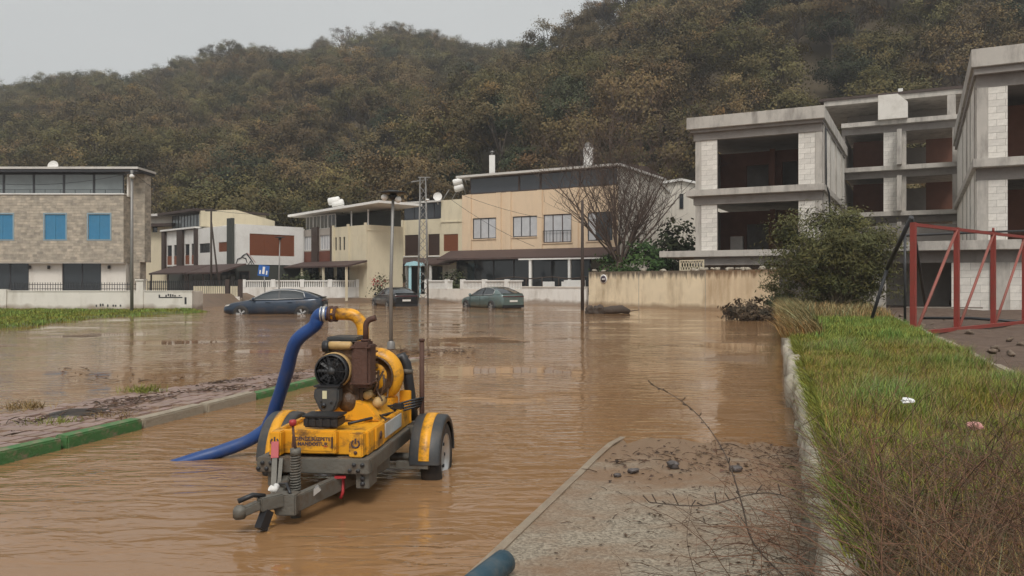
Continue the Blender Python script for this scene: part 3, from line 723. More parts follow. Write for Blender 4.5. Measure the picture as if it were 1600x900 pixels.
# ---- garden wall of the stone house
Wl = Bld('garden_wall', 'low white garden wall with black iron railing in front of the stone house', 'wall', -20, 40, 0)
L = Wl.pt(300, CY)[0]
Wl.box('wall_body', M_white, 0, L, 0, .22, -.4, 1.0)
xa, xb = Wl.pt(12, CY)[0], Wl.pt(215, CY)[0]
Wl.box('coping', M_white, -.1, L + .03, -.03, .25, 1.002, 1.05)
rl = MB(); rl.box(xa, xb, .09, .12, 1.12, 1.15); rl.box(xa, xb, .09, .12, 1.34, 1.37)
x = xa
while x < xb: rl.box(x, x + .02, .095, .115, 1.05, 1.46); x += .13
Wl.put(rl, 'railing', M_iron)
xq = Wl.pt(219, CY)[0]
Wl.box('gate_pier', M_white, xq - .17, xq + .17, -.06, .28, -.4, 1.55)
Wl.box('pier_cap', M_white, xq - .22, xq + .22, -.11, .33, 1.552, 1.62)
xq2 = Wl.pt(5, CY)[0]
Wl.box('gate_pier', M_white, xq2 - .2, xq2 + .2, -.08, .26, -.4, 1.12)
rl = MB(); xa, xb = Wl.pt(229, CY)[0], Wl.pt(298, CY)[0]; rl.box(xa, xb, .09, .12, 1.12, 1.15); rl.box(xa, xb, .09, .12, 1.46, 1.5)
x = xa
while x < xb: rl.box(x, x + .035, .09, .12, 1.05, 1.55); x += .1
Wl.put(rl, 'railing', M_iron)
lt = MB()      # metal house-name letters on the wall, too small to read
for (p0, p1, yy) in ((146, 153, 477), (156, 175, 477), (176, 191, 476.5), (248, 262, 462.5), (262, 283, 461)):
    a, z = Wl.pt(p0, yy); b = Wl.pt(p1, yy)[0]
    k = max(2, int((b - a) / .11))
    for i in range(k):
        if random.random() < .8: lt.box(a + (b - a) * i / k, a + (b - a) * i / k + .07, -.012, -.002, z - random.uniform(.04, .09), z + random.uniform(.0, .09))
a, z = Wl.pt(248, 464.5); b = Wl.pt(285, 464.5)[0]; lt.box(a, b, -.014, -.001, z - .03, z + .02)
a, z = Wl.pt(290, 466); lt.box(a - .05, a + .05, -.013, -.001, z - .3, z + .05)
Wl.put(lt, 'lettering', M_iron)
S = Wl.face(L, 0.22)
S.box('side_wall', M_white, .0, 1.2, 0.0, .2, -.4, 1.0)

# ---- gate with slats + fence
Gt = Bld('slatted_gate', 'cream slatted gate under dark railing beside the white balustrade wall', 'gate', 300, 53, 0)
L = Gt.pt(373, CY)[0]
a, b, c, t = Gt.rect(303, 447, 352, 463)
Gt.box('gate_footing', M_white, -.3, L + .1, -.1, .3, -.4, c - .02)
mb = MB(); x = .1
while x < b: mb.box(x, x + .085, 0, .03, c, t); x += .125
tag(Gt.put(mb, 'slat_infill', M_cream), kind='stuff')
x = b + .35; mb = MB()
while x < L - .05: mb.box(x, x + .085, 0, .03, c, t); x += .125
tag(Gt.put(mb, 'slat_infill', M_cream), kind='stuff')
mb = MB(); mb.box(0, b, .035, .07, t - .03, t + .04); mb.box(b + .3, L, .035, .07, t - .03, t + .04); mb.box(0, L, .035, .07, t + .33, t + .38)
x = .0
while x < L: mb.box(x, x + .06, .035, .065, c, t + .4); x += .155
Gt.put(mb, 'railing', M_iron)
for x in (b + .15, L + .1): Gt.box('gate_post', M_brown, x - .13, x + .13, -.05, .12, c - .1, t + .45)
# pale neighbouring house behind
N1 = Bld('cream_gable_house', 'plain cream house end squeezed between the stone house and the white house', 'house', 236, 70, -20)
L = N1.pt(266, CY)[0]
o1 = N1.rect(238, 349, 246, 363)
N1.facade('wall', M_cream, -2, L + 1.5, -.3, 6.6, [o1], 0, .2); N1.box('storey', M_cream, -2, L + 1.5, .2, 7, -.3, 6.6)
N1.window(o1, 1)
N1.box('roof', M_roofw, -2.3, L + 1.7, -.7, 7.2, 7.2, 7.4); N1.box('attic', M_pale, -2, L + 1.2, .1, 7, 6.602, 7.195)
N1.box('canopy', M_brown, -1.9, L + .9, -.8, .08, 6.3, 6.55)

# ---- white and brown house
Bh = Bld('white_brown_house', 'white house with dark brown strips, brick-red shutters and dark awnings', 'house', 367, 60, -43.8)
x0 = Bh.pt(256, CY)[0]; xm = Bh.pt(309, CY)[0]
zt = Bh.pt(367, 352)[1]; zb = Bh.pt(367, 413)[1]
def colz(B, pxs, py0, py1, d=0): return [B.rect(a, py0, b, py1, d) for a, b in pxs]
wl = [(*Bh.rect(a, 400, b, 400)[:2], zb + .12, zt - 1.15) for a, b in ((261, 268.5), (271.5, 279.5), (289, 296), (299, 306))]
wr = [(*Bh.rect(a, 400, b, 400)[:2], zb + 1.0, zt - 1.2) for a, b in ((311.5, 328), (341.5, 358))]
Bh.facade('front_wall', M_bwhite, x0, 0, zb, zt, wl + wr, 0, .2)
Bh.box('upper_storey', M_bwhite, x0, 0, .2, 6, zb, zt)
for r in wl:
    o = Bh.window((r[0], r[1], r[2] + .75, r[3]), 1, M_brown, M_glass, 0)
    Bh.box('spandrel', M_shutter_red, r[0] + .01, r[1] - .01, .03, .12, r[2] + .01, r[2] + .74)
Bh.window(wr[0], 2, M_frame_dk, M_glass); Bh.shutter(wr[1], M_shutter_red, leaves=1)
for a, b in ((256, 260.5), (279.8, 288.2), (306.5, 309.6), (358.5, 366.5)):
    xa, xb = Bh.pt(a, CY)[0], Bh.pt(b, CY)[0]
    Bh.box('brown_strip', M_brown if a < 350 else M_dkgrey, xa, xb, -.22, -.005, zb - .3, zt + (.05 if a < 350 else .55))
Bh.box('cornice', M_roofw, x0 - .1, xm, -.3, -.005, zt + .055, zt + .18) if False else Bh.box('cornice', M_bwhite, x0 - .1, xm + .1, -.3, .3, zt + .06, zt + .2)
Bh.box('ground_storey', M_dkgrey, x0, -.02, .3, 5.9, -.3, zb - .003)
# attic
ga = Bh.rect(262, 336, 307, 353, .6)
for i in range(5):
    xa = x0 + .4 + (xm - .6 - x0) * i / 5; Bh.window((xa, xa + (xm - .6 - x0) / 5, zt + .21, zt + 1.45), 2, M_frame_dk, M_paleglass, .5, name='attic_window')
Bh.box('attic_roof', M_brown, x0 - .6, xm + .3, -.4, 6.2, zt + 1.46, zt + 1.66)
xg = Bh.pt(312, CY)[0]
mb = MB(); pr = [(0, zt + .21), (6.6, zt + .21), (6.6, zt + 1.0), (3.0, zt + 1.75), (0, zt + 1.48)]
Sg = Bh.face(xm + .32, 0.1); Sg.put(MB().prism(pr, 0, .25), 'gable_wall', M_cream)
Bh.box('attic_room', M_cream, x0 + .5, xm + .05, 1.2, 6, zt + .201, zt + 1.458)
Bh.box('flat_roof', M_pale, xm + .35, -.05, .25, 5.9, zt + .003, zt + .1)
# side wall
Sd = Bh.face(0.0, 0)
d1 = Sd.pt(472, CY)[0]
rs = Sd.rect(388, 366.5, 458, 400)
Sd.facade('side_wall', M_bwhite, .0, d1, zb, zt + .1, [rs], -.2, .19)
Sd.box('side_storey', M_bwhite, .21, d1, 0.0, 2.5, zb, zt + .09)
Sd.shutter(rs, M_shutter_red, -.2, 3)
Sd.box('dark_base', M_dkgrey, .0, d1 + .6, -.15, .0, -.3, zb - .005)
gm = MB()
def gpts(l): return [Vector((Sd.pt(a, b, -.2)[0], -.215, Sd.pt(a, b, -.2)[1])) for a, b in l]
for l, w in (([(369, 412), (371, 405), (376, 403), (380, 399), (385, 396), (391, 404), (397, 413)], .05), ([(378, 402), (384, 404), (386, 411)], .05), ([(388, 413), (391, 408), (394, 414)], .045)):
    gm.tube(gpts(l), [w * .55] + [w] * (len(l) - 2) + [w * .5], 5)
Sd.put(gm, 'black_graffiti', M_iron)
gm = MB(); gm.tube(gpts([(386, 395), (392, 401), (399, 410)]), .018, 5); Sd.put(gm, 'pink_graffiti', M_litterp)
# awnings
for (a, b) in ((248, 304), (306, 357)):
    xa, xb = Bh.pt(a, CY, -1.6)[0], Bh.pt(b, CY, -1.6)[0]
    mb = MB(); mb.prism([(-2.4, zb - .75), (-2.4, zb - .62), (-.24, zb + .03), (-.24, zb - .08)], 0, 1)
    mb.v = [(xa + (xb - xa) * v[1], v[0], v[2]) for v in mb.v]; mb.f = [f[::-1] for f in mb.f]
    o = Bh.put(mb, 'awning', M_roofbrown)
    for x in (xa + .1, (xa + xb) / 2, xb - .1): Bh.box('awning_post', M_brown, x - .05, x + .05, -2.3, -2.2, -.2, zb - .7)
    Bh.window((xa + .4, xb - .4, .8, zb - .5), 3, M_brown, M_glass, .15, name='ground_window')

# ---- cream terrace house
Ch = Bld('cream_terrace_house', 'cream house with narrow slit windows and white sloping roof edge', 'house', 573, 58, -45)
x0 = Ch.pt(470, CY)[0]; xm = Ch.pt(519, CY)[0]
zt = Ch.pt(573, 351)[1]; zb = Ch.pt(573, 407)[1]
sl_ = [(*Ch.rect(a - 1.3, 400, a + 1.6, 400)[:2], zb + .85, zb + 1.85) for a in (524.5, 531, 537.5, 552.5, 560.5, 568)]
Ch.facade('cream_front', M_cream, xm, 0, zb, zt, sl_, 0, .2)
for r in sl_: Ch.window(r, 1, M_brown, M_glass, w=.03)
lw = [(*Ch.rect(a, 400, b, 400)[:2], zb + .95, zb + 2.1) for a, b in ((472.5, 488), (499, 516))]
M_greige = mat('greige_render', (0.36, 0.32, 0.28), .85, .07, 1)
Ch.facade('grey_front', M_greige, x0, xm, zb + .85, zt, lw, 0.05, .15)
for r in lw: Ch.window(r, 4, M_frame_w, M_glass2, .05)
Ch.box('red_spandrel', mat('red_brick_panel', (0.16, 0.055, 0.035), .8, .15, 3), x0, xm, .04, .2, zb, zb + .848)
Ch.box('upper_storey', M_cream, x0, 0, .202, 3.2, zb, zt)
for a, b in ((488.8, 498), (518, 520.5)):
    xa, xb = Ch.pt(a, CY)[0], Ch.pt(b, CY)[0]; Ch.box('brown_strip', M_brown, xa, xb, -.15, .035, zb - .2, zt + .15)
for a in (521.5, 545, 572):
    xa = Ch.pt(a, CY)[0]; Ch.box('pilaster', M_cream, xa - .12, xa + .12, -.12, -.003, zb, zt + .15)
Ch.box('ground_storey', M_cream, x0, -.02, .4, 3.15, -.3, zb - .003)
rg_ = []
for i in range(4):
    xa = x0 + .4 + i * (-x0 - .6) / 4; rg_.append((xa, xa + (-x0 - .6) / 4 - .5, .7, zb - .4))
for r in rg_: Ch.window(r, 2, M_brown, M_glass, .3, name='ground_window')
mb = MB(); mb.prism([(-1.9, zb - .5), (-1.9, zb - .38), (-.16, zb + .02), (-.16, zb - .12)], 0, 1); mb.v = [(x0 - .2 + (-x0 + .5) * v[1], v[0], v[2]) for v in mb.v]; mb.f = [f[::-1] for f in mb.f]
Ch.put(mb, 'awning', M_roofbrown)
for i in range(4): x = x0 + .1 + i * (-x0 - .1) / 3; Ch.box('awning_post', M_cream, x - .07, x + .07, -1.8, -1.66, -.2, zb - .45)
for i in range(4):
    xa = x0 + .2 + (xm - x0 - .3) * i / 4; Ch.window((xa, xa + (xm - x0 - .3) / 4, zt + .01, zt + 1.12), 2, M_frame_w, M_attic, .3, name='attic_window')
Ch.box('attic_back', M_dkgrey, x0 + .2, .0, 2.2, 3.1, zt + .003, zt + 1.2)
for a in (545, 571): xa = Ch.pt(a, CY)[0]; Ch.box('terrace_post', M_frame_w, xa - .04, xa + .04, .2, .28, zt + .004, zt + 1.15)
zr0, zr1 = Ch.pt(457, 341, -.3)[1], Ch.pt(573, 328, -.3)[1]
mb = MB(); mb.prism([(x0 - 1.2, zt + 1.13), (2.2, zt + 1.42), (2.2, zt + 1.60), (x0 - 1.2, zt + 1.31)], -.5, 3.4); Ch.put(mb, 'roof', M_bwhite)
Sc = Ch.face(0.0, 0)
d1 = Sc.pt(629, CY)[0]
Sc.box('side_wall', M_cream, .02, d1, -.02, 2.0, -.3, zt - .0)
Sc.box('string_course', M_cream, .0, d1, -.06, -.022, zt - .42, zt - .36)
wt = thing('water_tank', 'pair of white solar water tanks on the roof of the cream terrace house', 'water tank')
for i, (px, py) in enumerate(((522, 314), (528, 318))):
    p = W(px, py, 62); t_ = MB(); t_.lathe([(0, -.45), (.24, -.45), (.3, -.38), (.3, .38), (.24, .45), (0, .45)], Matrix.Translation(p) @ Matrix.Rotation(R(80), 4, 'Y'), n=14); t_.build('tank', M_bwhite, wt)
p = W(524, 326, 62); t_ = MB()
for dx in (-.5, .5): t_.bar((p.x + dx, 62, p.z + .5), (p.x + dx, 62.2, p.z - .35), .05, .05)
t_.build('stand', M_iron, wt)

# ---- cream house with dark attic glass
Dh = Bld('dark_attic_house', 'cream house with dark attic glazing and chocolate roller shutters', 'house', 727, 63, -30.2)
x0 = Dh.pt(629, CY)[0]; xm = Dh.pt(692, CY)[0]
zt = Dh.pt(660, 343)[1]; zb = Dh.pt(660, 403)[1]; zh = Dh.pt(715, 312)[1]
so_ = [Dh.rect(632.5, 367, 653.5, 399.5), Dh.rect(669, 365.5, 690, 399)]
Dh.facade('front_wall', M_cream, x0, xm, zb, zt, so_, 0, .2)
for r in so_:
    Dh.shutter(r, M_shutter_brown, leaves=1, name='roller_shutter'); Dh.box('sill', M_bwhite, r[0] - .1, r[1] + .1, -.1, .02, r[2] - .12, r[2] - .02)
sr = Dh.rect(696, 366, 718.5, 392.5)
Dh.facade('stair_wall', M_cream, xm, -.1, zb - .6, zh, [sr], -.25, .2); Dh.shutter(sr, M_shutter_red, -.25, leaves=1, name='roller_shutter')
Dh.box('stair_tower', M_pale, xm, -.1, -.048, 8, -.3, zh)
Dh.box('tower_band', M_cream, xm - .05, -.05, -.32, -.252, zt - .35, zt - .25)
Dh.box('upper_storey', M_cream, x0, xm - .003, .2, 8, zb, zt)
Dh.box('ground_storey', M_cream, x0 + .1, xm - .01, .5, 7.9, -.3, zb - .004)
for xa in (x0 + .05, (so_[0][1] + so_[1][0]) / 2, xm - .12): Dh.box('pilaster', M_cream, xa - .1, xa + .1, -.14, -.003, zb, zt + .02)
for i in range(4):
    xa = x0 + (xm - x0) * i / 4; Dh.window((xa, xa + (xm - x0) / 4, zt + .03, zt + 1.35), 1, M_frame_dk, M_attic, .15, name='attic_window')
Dh.box('attic_back', M_dkgrey, x0, xm - .01, 1.5, 8, zt + .003, zt + 1.35)
Dh.box('roof', M_roofw, x0 - .25, xm + .02, -.2, 8.2, zt + 1.352, zt + 1.5)
mb = MB(); mb.prism([(-2.0, zb - .65), (-2.0, zb - .53), (-.02, zb + .0), (-.02, zb - .12)], 0, 1); mb.v = [(x0 - 1.2 + (-x0 + 1.0) * v[1], v[0], v[2]) for v in mb.v]; mb.f = [f[::-1] for f in mb.f]
Dh.put(mb, 'awning', M_roofbrown)
for x in (x0 - 1, x0 + 1.8, x0 + 4.2): Dh.box('awning_post', M_bwhite, x - .08, x + .08, -1.9, -1.75, -.2, zb - .6)
for i in range(3): Dh.window((x0 + .5 + i * 2, x0 + 1.9 + i * 2, .5, zb - .7), 2, M_brown, M_glass, .4, name='ground_window')
wt2 = thing('water_tank', 'stacked white water tanks on slanted legs beside the peach house roof', 'water tank')
for i, (px, py) in enumerate(((715, 284), (717, 294))):
    p = W(px, py, 64.2); t_ = MB(); t_.lathe([(0, -.38), (.2, -.38), (.26, -.3), (.26, .3), (.2, .38), (0, .38)], Matrix.Translation(p) @ Matrix.Rotation(R(75), 4, 'Y'), n=14); t_.build('tank', M_bwhite, wt2)
t_ = MB(); p = W(716, 300, 64.4)
for a, b in (((692, 312), (702, 296)), ((706, 312), (714, 298)), ((730, 312), (720, 276)), ((724, 274), (730, 290))): t_.tube([W(*a, 64.4), W(*b, 64.4)], .04, 5)
t_.build('stand', M_polegrey, wt2)
dsh = MB(); p = W(684, 308, 63.5); dsh.lathe([(0.0, 0), (.15, .02), (.3, .07), (.36, .13)], Matrix.Translation(p) @ Matrix.Rotation(R(75), 4, 'X'), n=16); dsh.tube([p, p - Vector((0, -.1, .6))], .03, 6)
tag(dsh.build('satellite_dish', M_bwhite), 'small white satellite dish on the dark attic roof', 'satellite dish')

# ---- peach house
E = Bld('peach_house', 'large peach house with smoky attic glazing and long brown canopy', 'house', 965, 56, -30.2)
x0 = E.pt(722, CY)[0]
zf = E.pt(860, 296)[1]; zb = E.pt(860, 390)[1]; zr = E.pt(860, 266)[1]
eo = [E.rect(*q) for q in ((738.5, 340.5, 775, 373), (801, 337.5, 841, 370), (849, 334.5, 893, 379), (918, 331, 957, 376))]
E.facade('front_wall', M_peach, x0, 0, zb - .4, zf, eo, 0, .2)
for i, r in enumerate(eo):
    o = E.window(r, 3, M_frame_dk if i != 2 else M_shutter_brown, M_glass2 if i != 3 else [M_glass2, M_glass, M_glass], w=.07, sill=M_peach)
    if i == 2:
        rl = MB(); rl.box(r[0], r[1], -.06, -.03, r[2] + .85, r[2] + .9)
        for k in range(9): rl.box(r[0] + (r[1] - r[0]) * k / 8.2, r[0] + (r[1] - r[0]) * k / 8.2 + .02, -.055, -.035, r[2] + .02, r[2] + .85)
        E.put(rl, 'balcony_railing', M_iron)
E.box('upper_storey', M_peach, x0, 0, .2, 9, zb - .4, zf)
for a in (733.5, 780, 795.5, 844, 900, 962):
    xa = E.pt(a, CY)[0]; E.box('pilaster', M_peach, xa - .2, xa + .2, -.12, -.003, zb - .05, zf + .01)
E.box('ground_storey', M_pale, x0 - .5, 0, 1.8, 8.9, -.3, zb - .403)
wx = [x0 - .45, x0 + 1.3, x0 + 3.0, x0 + 4.8, x0 + 6.4, x0 + 8.0, x0 + 9.6, x0 + 11.2]
for a, b in zip(wx[:-1], wx[1:]): E.window((a, b, .75, zb - .45), 1, M_frame_dk, M_glass, -.2, w=.06, name='ground_window')
E.box('window_bench', M_bwhite, x0 - .5, x0 + 6.4, -.25, .0, .62, .74)
E.box('terrace_floor', M_pale, x0 - 1, .5, -4.2, 1.8, -.3, .55)
mb = MB(); mb.prism([(-2.0, zb - .72), (-2.0, zb - .58), (-.13, zb + .08), (-.13, zb - .1)], 0, 1); mb.v = [(x0 - 1.0 + (-x0 + 1.1) * v[1], v[0], v[2]) for v in mb.v]; mb.f = [f[::-1] for f in mb.f]
E.put(mb, 'canopy', M_roofbrown)
E.box('canopy_fascia', M_bwhite, x0 + 6.3, .2, -2.08, -2.005, zb - .80, zb - .70)
for a in (829, 890): xa = E.pt(a, CY, -1.9)[0]; E.box('canopy_post', M_bwhite, xa - .09, xa + .09, -2.0, -1.82, .5, zb - .73)
# attic
ap = [E.pt(a, CY)[0] for a in (733, 810, 843.5, 905, 966)]
for a, b in zip(ap[:-1], ap[1:]): E.window((a, b, zf + .02, zr - .12), 1, M_brown, M_attic, .05, w=.09, name='attic_window')
E.box('attic_back', M_dkgrey, ap[0], -.02, 1.4, 9, zf + .003, zr - .12)
mb = MB(); mb.box(x0 - .25, .35, -.5, 9.3, zr - .1, zr + .06); E.put(mb, 'roof_edge', M_roofw)
mb = MB(); mb.prism([(-.45, zr + .062), (9.25, zr + .062), (5, zr + .5)], 0, 1); mb.v = [(x0 - .2 + (-x0 + .5) * v[1], v[0], v[2]) for v in mb.v]; mb.f = [f[::-1] for f in mb.f]
E.put(mb, 'roof', M_roofbrown)
Se = E.face(0.0, 0)
d1 = Se.pt(1047, CY)[0]
d1 = min(d1, 11)
mb = MB(); mb.prism([(.02, -.3), (d1, -.3), (d1, zr - 1.0), (d1 * .55, zr + .2), (.02, zr - .13)], -.02, .015); Se.put(mb, 'side_wall', M_pale)
mb = MB(); mb.prism([(d1, zr - 1.0), (d1, zr - .85), (d1 * .55, zr + .38), (0, zr + .08), (0, zr - .1), (d1 * .55, zr + .22)], -.15, 1.3); Se.put(mb, 'gable_coping', M_bwhite)
N2 = Bld('grey_gable_house', 'pale grey gabled house end behind the bare tree beside concrete shell', 'house', 1048, 68, -30.2)
Lw = 5.5
mb = MB(); zz = N2.pt(1060, 283)[1]; mb.prism([(-2, -.3), (Lw, -.3), (Lw, zz - 1.2), (1.0, zz), (-2, zz - .3)], 0, 4); N2.put(mb, 'wall', M_pale)
mb = MB(); mb.prism([(Lw + .3, zz - 1.3), (Lw + .3, zz - 1.1), (1.0, zz + .2), (-2.2, zz - .1), (-2.2, zz - .3), (1.0, zz)], -.25, 4.1); N2.put(mb, 'roof', M_bwhite)
r = N2.rect(1062, 303, 1068, 326); N2.window((r[0], r[1], r[2], r[3]), 1, M_frame_dk, M_glass, -.13)
# chimneys
for (px, py0, py1, w, YY, lab) in ((769, 262, 243, .24, 66, 'slim white roof chimney with pipe cowl on the peach house'), (919, 252, 231, .34, 60, 'broad white roof chimney with dome cowl on the peach house')):
    p, q = W(px, py0, YY), W(px, py1, YY); ch = thing('chimney', lab, 'chimney', (p.x, p.y, p.z - .6))
    h = q.z - p.z + .6
    MB().box(-w, w, -w, w, 0, h - .0).build('stack', M_bwhite, ch)
    if w < .3:
        t_ = MB().tube([(0, 0, h), (0, 0, h + .28)], .09, 8); t_.lathe([(.0, h + .42), (.2, h + .3), (.2, h + .26)], n=10); t_.build('cowl', M_polegrey, ch)
    else:
        t_ = MB().lathe([(.3, h), (.3, h + .2), (.2, h + .36), (0, h + .42)], n=14); t_.build('cowl', M_polegrey, ch)

# ---- white walls along the street
def run_wall(name, label, a, b, z0, z1, m, th=.22, extra=None):
    a, b = Vector((*a, 0)), Vector((*b, 0)); d = b - a
    B = Bld(name, label, 'wall', xy=(a.x, a.y), deg=math.degrees(math.atan2(d.y, d.x)))
    B.L = d.length
    B.box('wall_body', m, 0, B.L, 0, th, z0, z1)
    return B
pA, pB, pC, pD, pE = W(577, CY, 59), W(376, CY, 56), W(919, CY, 49.4), W(815, CY, 52.5), W(664, CY, 58)
w1 = run_wall('balustrade_wall', 'long white garden wall topped with panelled balustrade behind the navy car', (pB.x, pB.y), (pA.x, pA.y), -.3, 1.1, M_wallwhite)
def balust(B, x0, x1, zb, zt, step=.13, panel=2.0):
    mb = MB(); mb.box(x0, x1, .02, .2, zt - .09, zt)
    x = x0 + .08
    while x < x1 - .05: mb.box(x, x + .07, .08, .14, zb, zt - .09); x += step
    B.put(mb, 'baluster_row', M_bwhite)
    x = x0
    while x <= x1: B.box('baluster_pier', M_bwhite, x - .14, x + .14, -.03, .25, zb - .02, zt + .06); x += panel
balust(w1, .2, w1.L, 1.1, 1.6)
w2 = run_wall('street_wall', 'white garden wall with picket top between lattice mast and green car', (pE.x, pE.y), (pD.x, pD.y), -.3, 1.0, M_white)
balust(w2, .1, 2.6, 1.0, 1.6); balust(w2, 3.6, w2.L, 1.0, 1.6)
w3 = run_wall('terrace_wall', 'plain white terrace wall with dark timber rail beside stained yellow wall', (pD.x, pD.y), (pC.x - .12, pC.y), -.4, 1.12, M_wallwhite)
w3.box('plinth', M_white, 0, w3.L, -.08, -.003, -.4, .12); w3.box('coping', M_white, 0, w3.L, -.05, .27, 1.122, 1.19)
mb = MB(); pts = [(x, .1, 1.75 - .06 * math.sin(x * 2.1)) for x in np.linspace(-2.3, w3.L, 14)]; mb.tube(pts, .045, 6)
for x in (0.3, 1.6, 2.9, w3.L - .2): mb.tube([(x, .1, 1.15), (x, .1, 1.74)], .04, 6)
w3.put(mb, 'timber_rail', M_wood)
p0, p1 = G(920, 478), G(1213, 488)
yw = run_wall('yellow_wall', 'tall stained yellow boundary wall with crumbling top edge', (p0.x, p0.y), (p1.x, p1.y), -.4, 2.1, M_stain, .25)
for s_, n_ in (('x', 0),):
    for x in (4.1, 8.8): yw.box('wall_joint', M_mortar, x, x + .03, -.004, .1, -.3, 2.08)
for i in range(26):
    x = random.uniform(.3 if i < 6 else 7.5, yw.L - .2); o = link('coping_stone', stones[i % 6], yw.root); o.location = (x, .12, 2.1 + random.uniform(0, .08)); o.scale = (1.3, .9, random.uniform(.5, 1.3)); o.rotation_euler = (random.uniform(-.3, .3), random.uniform(-.3, .3), random.uniform(0, 3))
s_, z_ = yw.pt(943.5, 436)
sg = thing('round_sign', 'small round dark sign with pale rim fixed on the yellow wall', 'sign', yw.o + yw.ax * s_ - yw.ay * .02 + Vector((0, 0, z_)), yw.th)
MB().lathe([(0, .012), (.28, .012), (.28, 0)], Matrix.Rotation(R(90), 4, 'X'), n=24).build('rim', M_bwhite, sg)
MB().lathe([(0, .02), (.215, .02), (.215, .013)], Matrix.Rotation(R(90), 4, 'X'), n=24).build('disc', M_signdark, sg)
MB().box(-.13, .13, -.024, -.0205, -.035, .035).build('white_bar', M_bwhite, sg)
# lattice panel fence on the yellow wall
lf = thing('lattice_fence', 'short cream lattice panel standing on the yellow wall', 'fence', yw.o + yw.ax * (yw.pt(1056, 410)[0]) + yw.ay * .3, yw.th)
LL = yw.pt(1094, 410)[0] - yw.pt(1056, 410)[0]
mb = MB(); mb.box(0, LL, 0, .05, 2.1, 2.16); mb.box(0, LL, 0, .05, 2.62, 2.68); mb.box(0, .06, .001, .049, 2.0, 2.66); mb.box(LL - .06, LL, .001, .049, 2.0, 2.66); mb.build('panel_frame', M_cream, lf)
mb = MB()
for i in range(9):
    mb.bar((LL * i / 9, .02, 2.14), (LL * (i + 1) / 9, .02, 2.64), .02, .035); mb.bar((LL * (i + 1) / 9, .035, 2.14), (LL * i / 9, .035, 2.64), .02, .035)
mb.build('lattice_strips', M_cream, lf)

# ---- unfinished concrete building
K = Bld('unfinished_building', 'unfinished three-storey concrete shell with pale block infill and empty openings', 'building', xy=(10.3, 45.0), deg=-27.3)
unit = MB().box(0, 1, 0, 1, 0, 1).build('block', M_block, K.root); ublk = [True]
def blocks(Kf, x0, x1, z0, z1, d, th=.2, lh=.27, ll=.62):
    Kf.box('mortar_bed', M_mortar, x0 + .004, x1 - .004, d + .012, d + th, z0, z1)
    nz = max(1, round((z1 - z0) / lh)); lh = (z1 - z0) / nz
    for r in range(nz):
        x = x0 - (ll / 2 if r % 2 else 0)
        while x < x1 - .02:
            a, b = max(x, x0), min(x + ll, x1)
            if b - a > .04:
                if ublk[0]: o = unit; ublk[0] = False
                else: o = unit.copy(); C.objects.link(o)
                bx = Vector((a + .006, d - random.uniform(0, .006), z0 + r * lh + .006))
                if Kf.loc is not None:
                    Mx = Matrix.Translation(Kf.loc) @ Matrix.Rotation(Kf.rz, 4, 'Z'); o.location = Mx @ bx; o.rotation_euler = (0, 0, Kf.rz)
                else: o.location = bx
                o.scale = (b - a - .012, th - .02, lh - .012)
            x += ll
Z0, Z1, ZR = 3.24, 6.65, 10.0
# block F
Fw = 6.83
for z, ov in ((Z0, .35), (Z1, .4)):
    K.box('floor_slab', M_conc, -.35 if z > 4 else -1.9, Fw + .15, -ov, 14, z - .36, z, bevel=.02)
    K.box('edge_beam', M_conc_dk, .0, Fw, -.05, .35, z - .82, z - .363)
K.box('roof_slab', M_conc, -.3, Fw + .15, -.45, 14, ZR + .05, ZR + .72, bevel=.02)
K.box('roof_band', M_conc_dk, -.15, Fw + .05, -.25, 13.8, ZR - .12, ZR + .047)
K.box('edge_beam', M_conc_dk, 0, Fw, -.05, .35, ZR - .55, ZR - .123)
for z0, z1 in ((Z0, Z1 - .823), (Z1, ZR - .553)):
    a, b = K.pt(1092, CY)[0], K.pt(1122, CY)[0]
    K.box('column', M_conc, .1, .42, .0, .4, z0, z1)
    blocks(K, .424, 1.32, z0, z1, .02)
    blocks(K, Fw - 1.2, Fw - .35, z0, z1, .02)
    K.box('column', M_conc, Fw - .346, Fw - .02, -.02, .4, z0, z1)
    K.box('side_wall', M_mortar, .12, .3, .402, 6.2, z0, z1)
    K.facade('brick_partition', M_redbrick, .302, Fw - .3, z0, z1, [(1.9, 3.2, z0, z1 - .8), (4.0, 4.9, z0, z1 - .7)], 5.4, .2)
    K.box('concrete_core', M_conc_dk, .3, Fw - .3, 7.5, 7.7, z0, z1)
    K.box('door_post', M_redbrick, 3.4, 3.7, 4.6, 4.8, z0, z1)
K.box('stair_flight', M_conc_dk, 1.5, 2.2, 2.6, 2.9, Z0 + .003, Z0 + .9)
Kr = K.face(Fw, 0.0)     # right flank of block F
for z0, z1 in ((Z0, Z1 - .363), (Z1, ZR - .123)):
    for d in (.45, 3.8, 7.4, 11.2): Kr.box('column', M_conc, d, d + .45, -.03, .3, z0, z1)
    blocks(Kr, .904, 3.796, z0, z1, .0, ll=.95, lh=.4)
    Kr.box('flank_wall', M_block, 4.252, 13.9, .03, .25, z0, z1)
Kr.put(MB().tube([(.55, -.12, ZR - .3), (.6, -.13, 6.6), (1.4, -.2, 6.3), (2.8, -.2, Z0 + .2)], .05, 6), 'drain_pipe', M_iron)
K.box('ground_wall', M_conc_dk, .2, Fw, 1.2, 13.8, -.3, Z0 - .363)
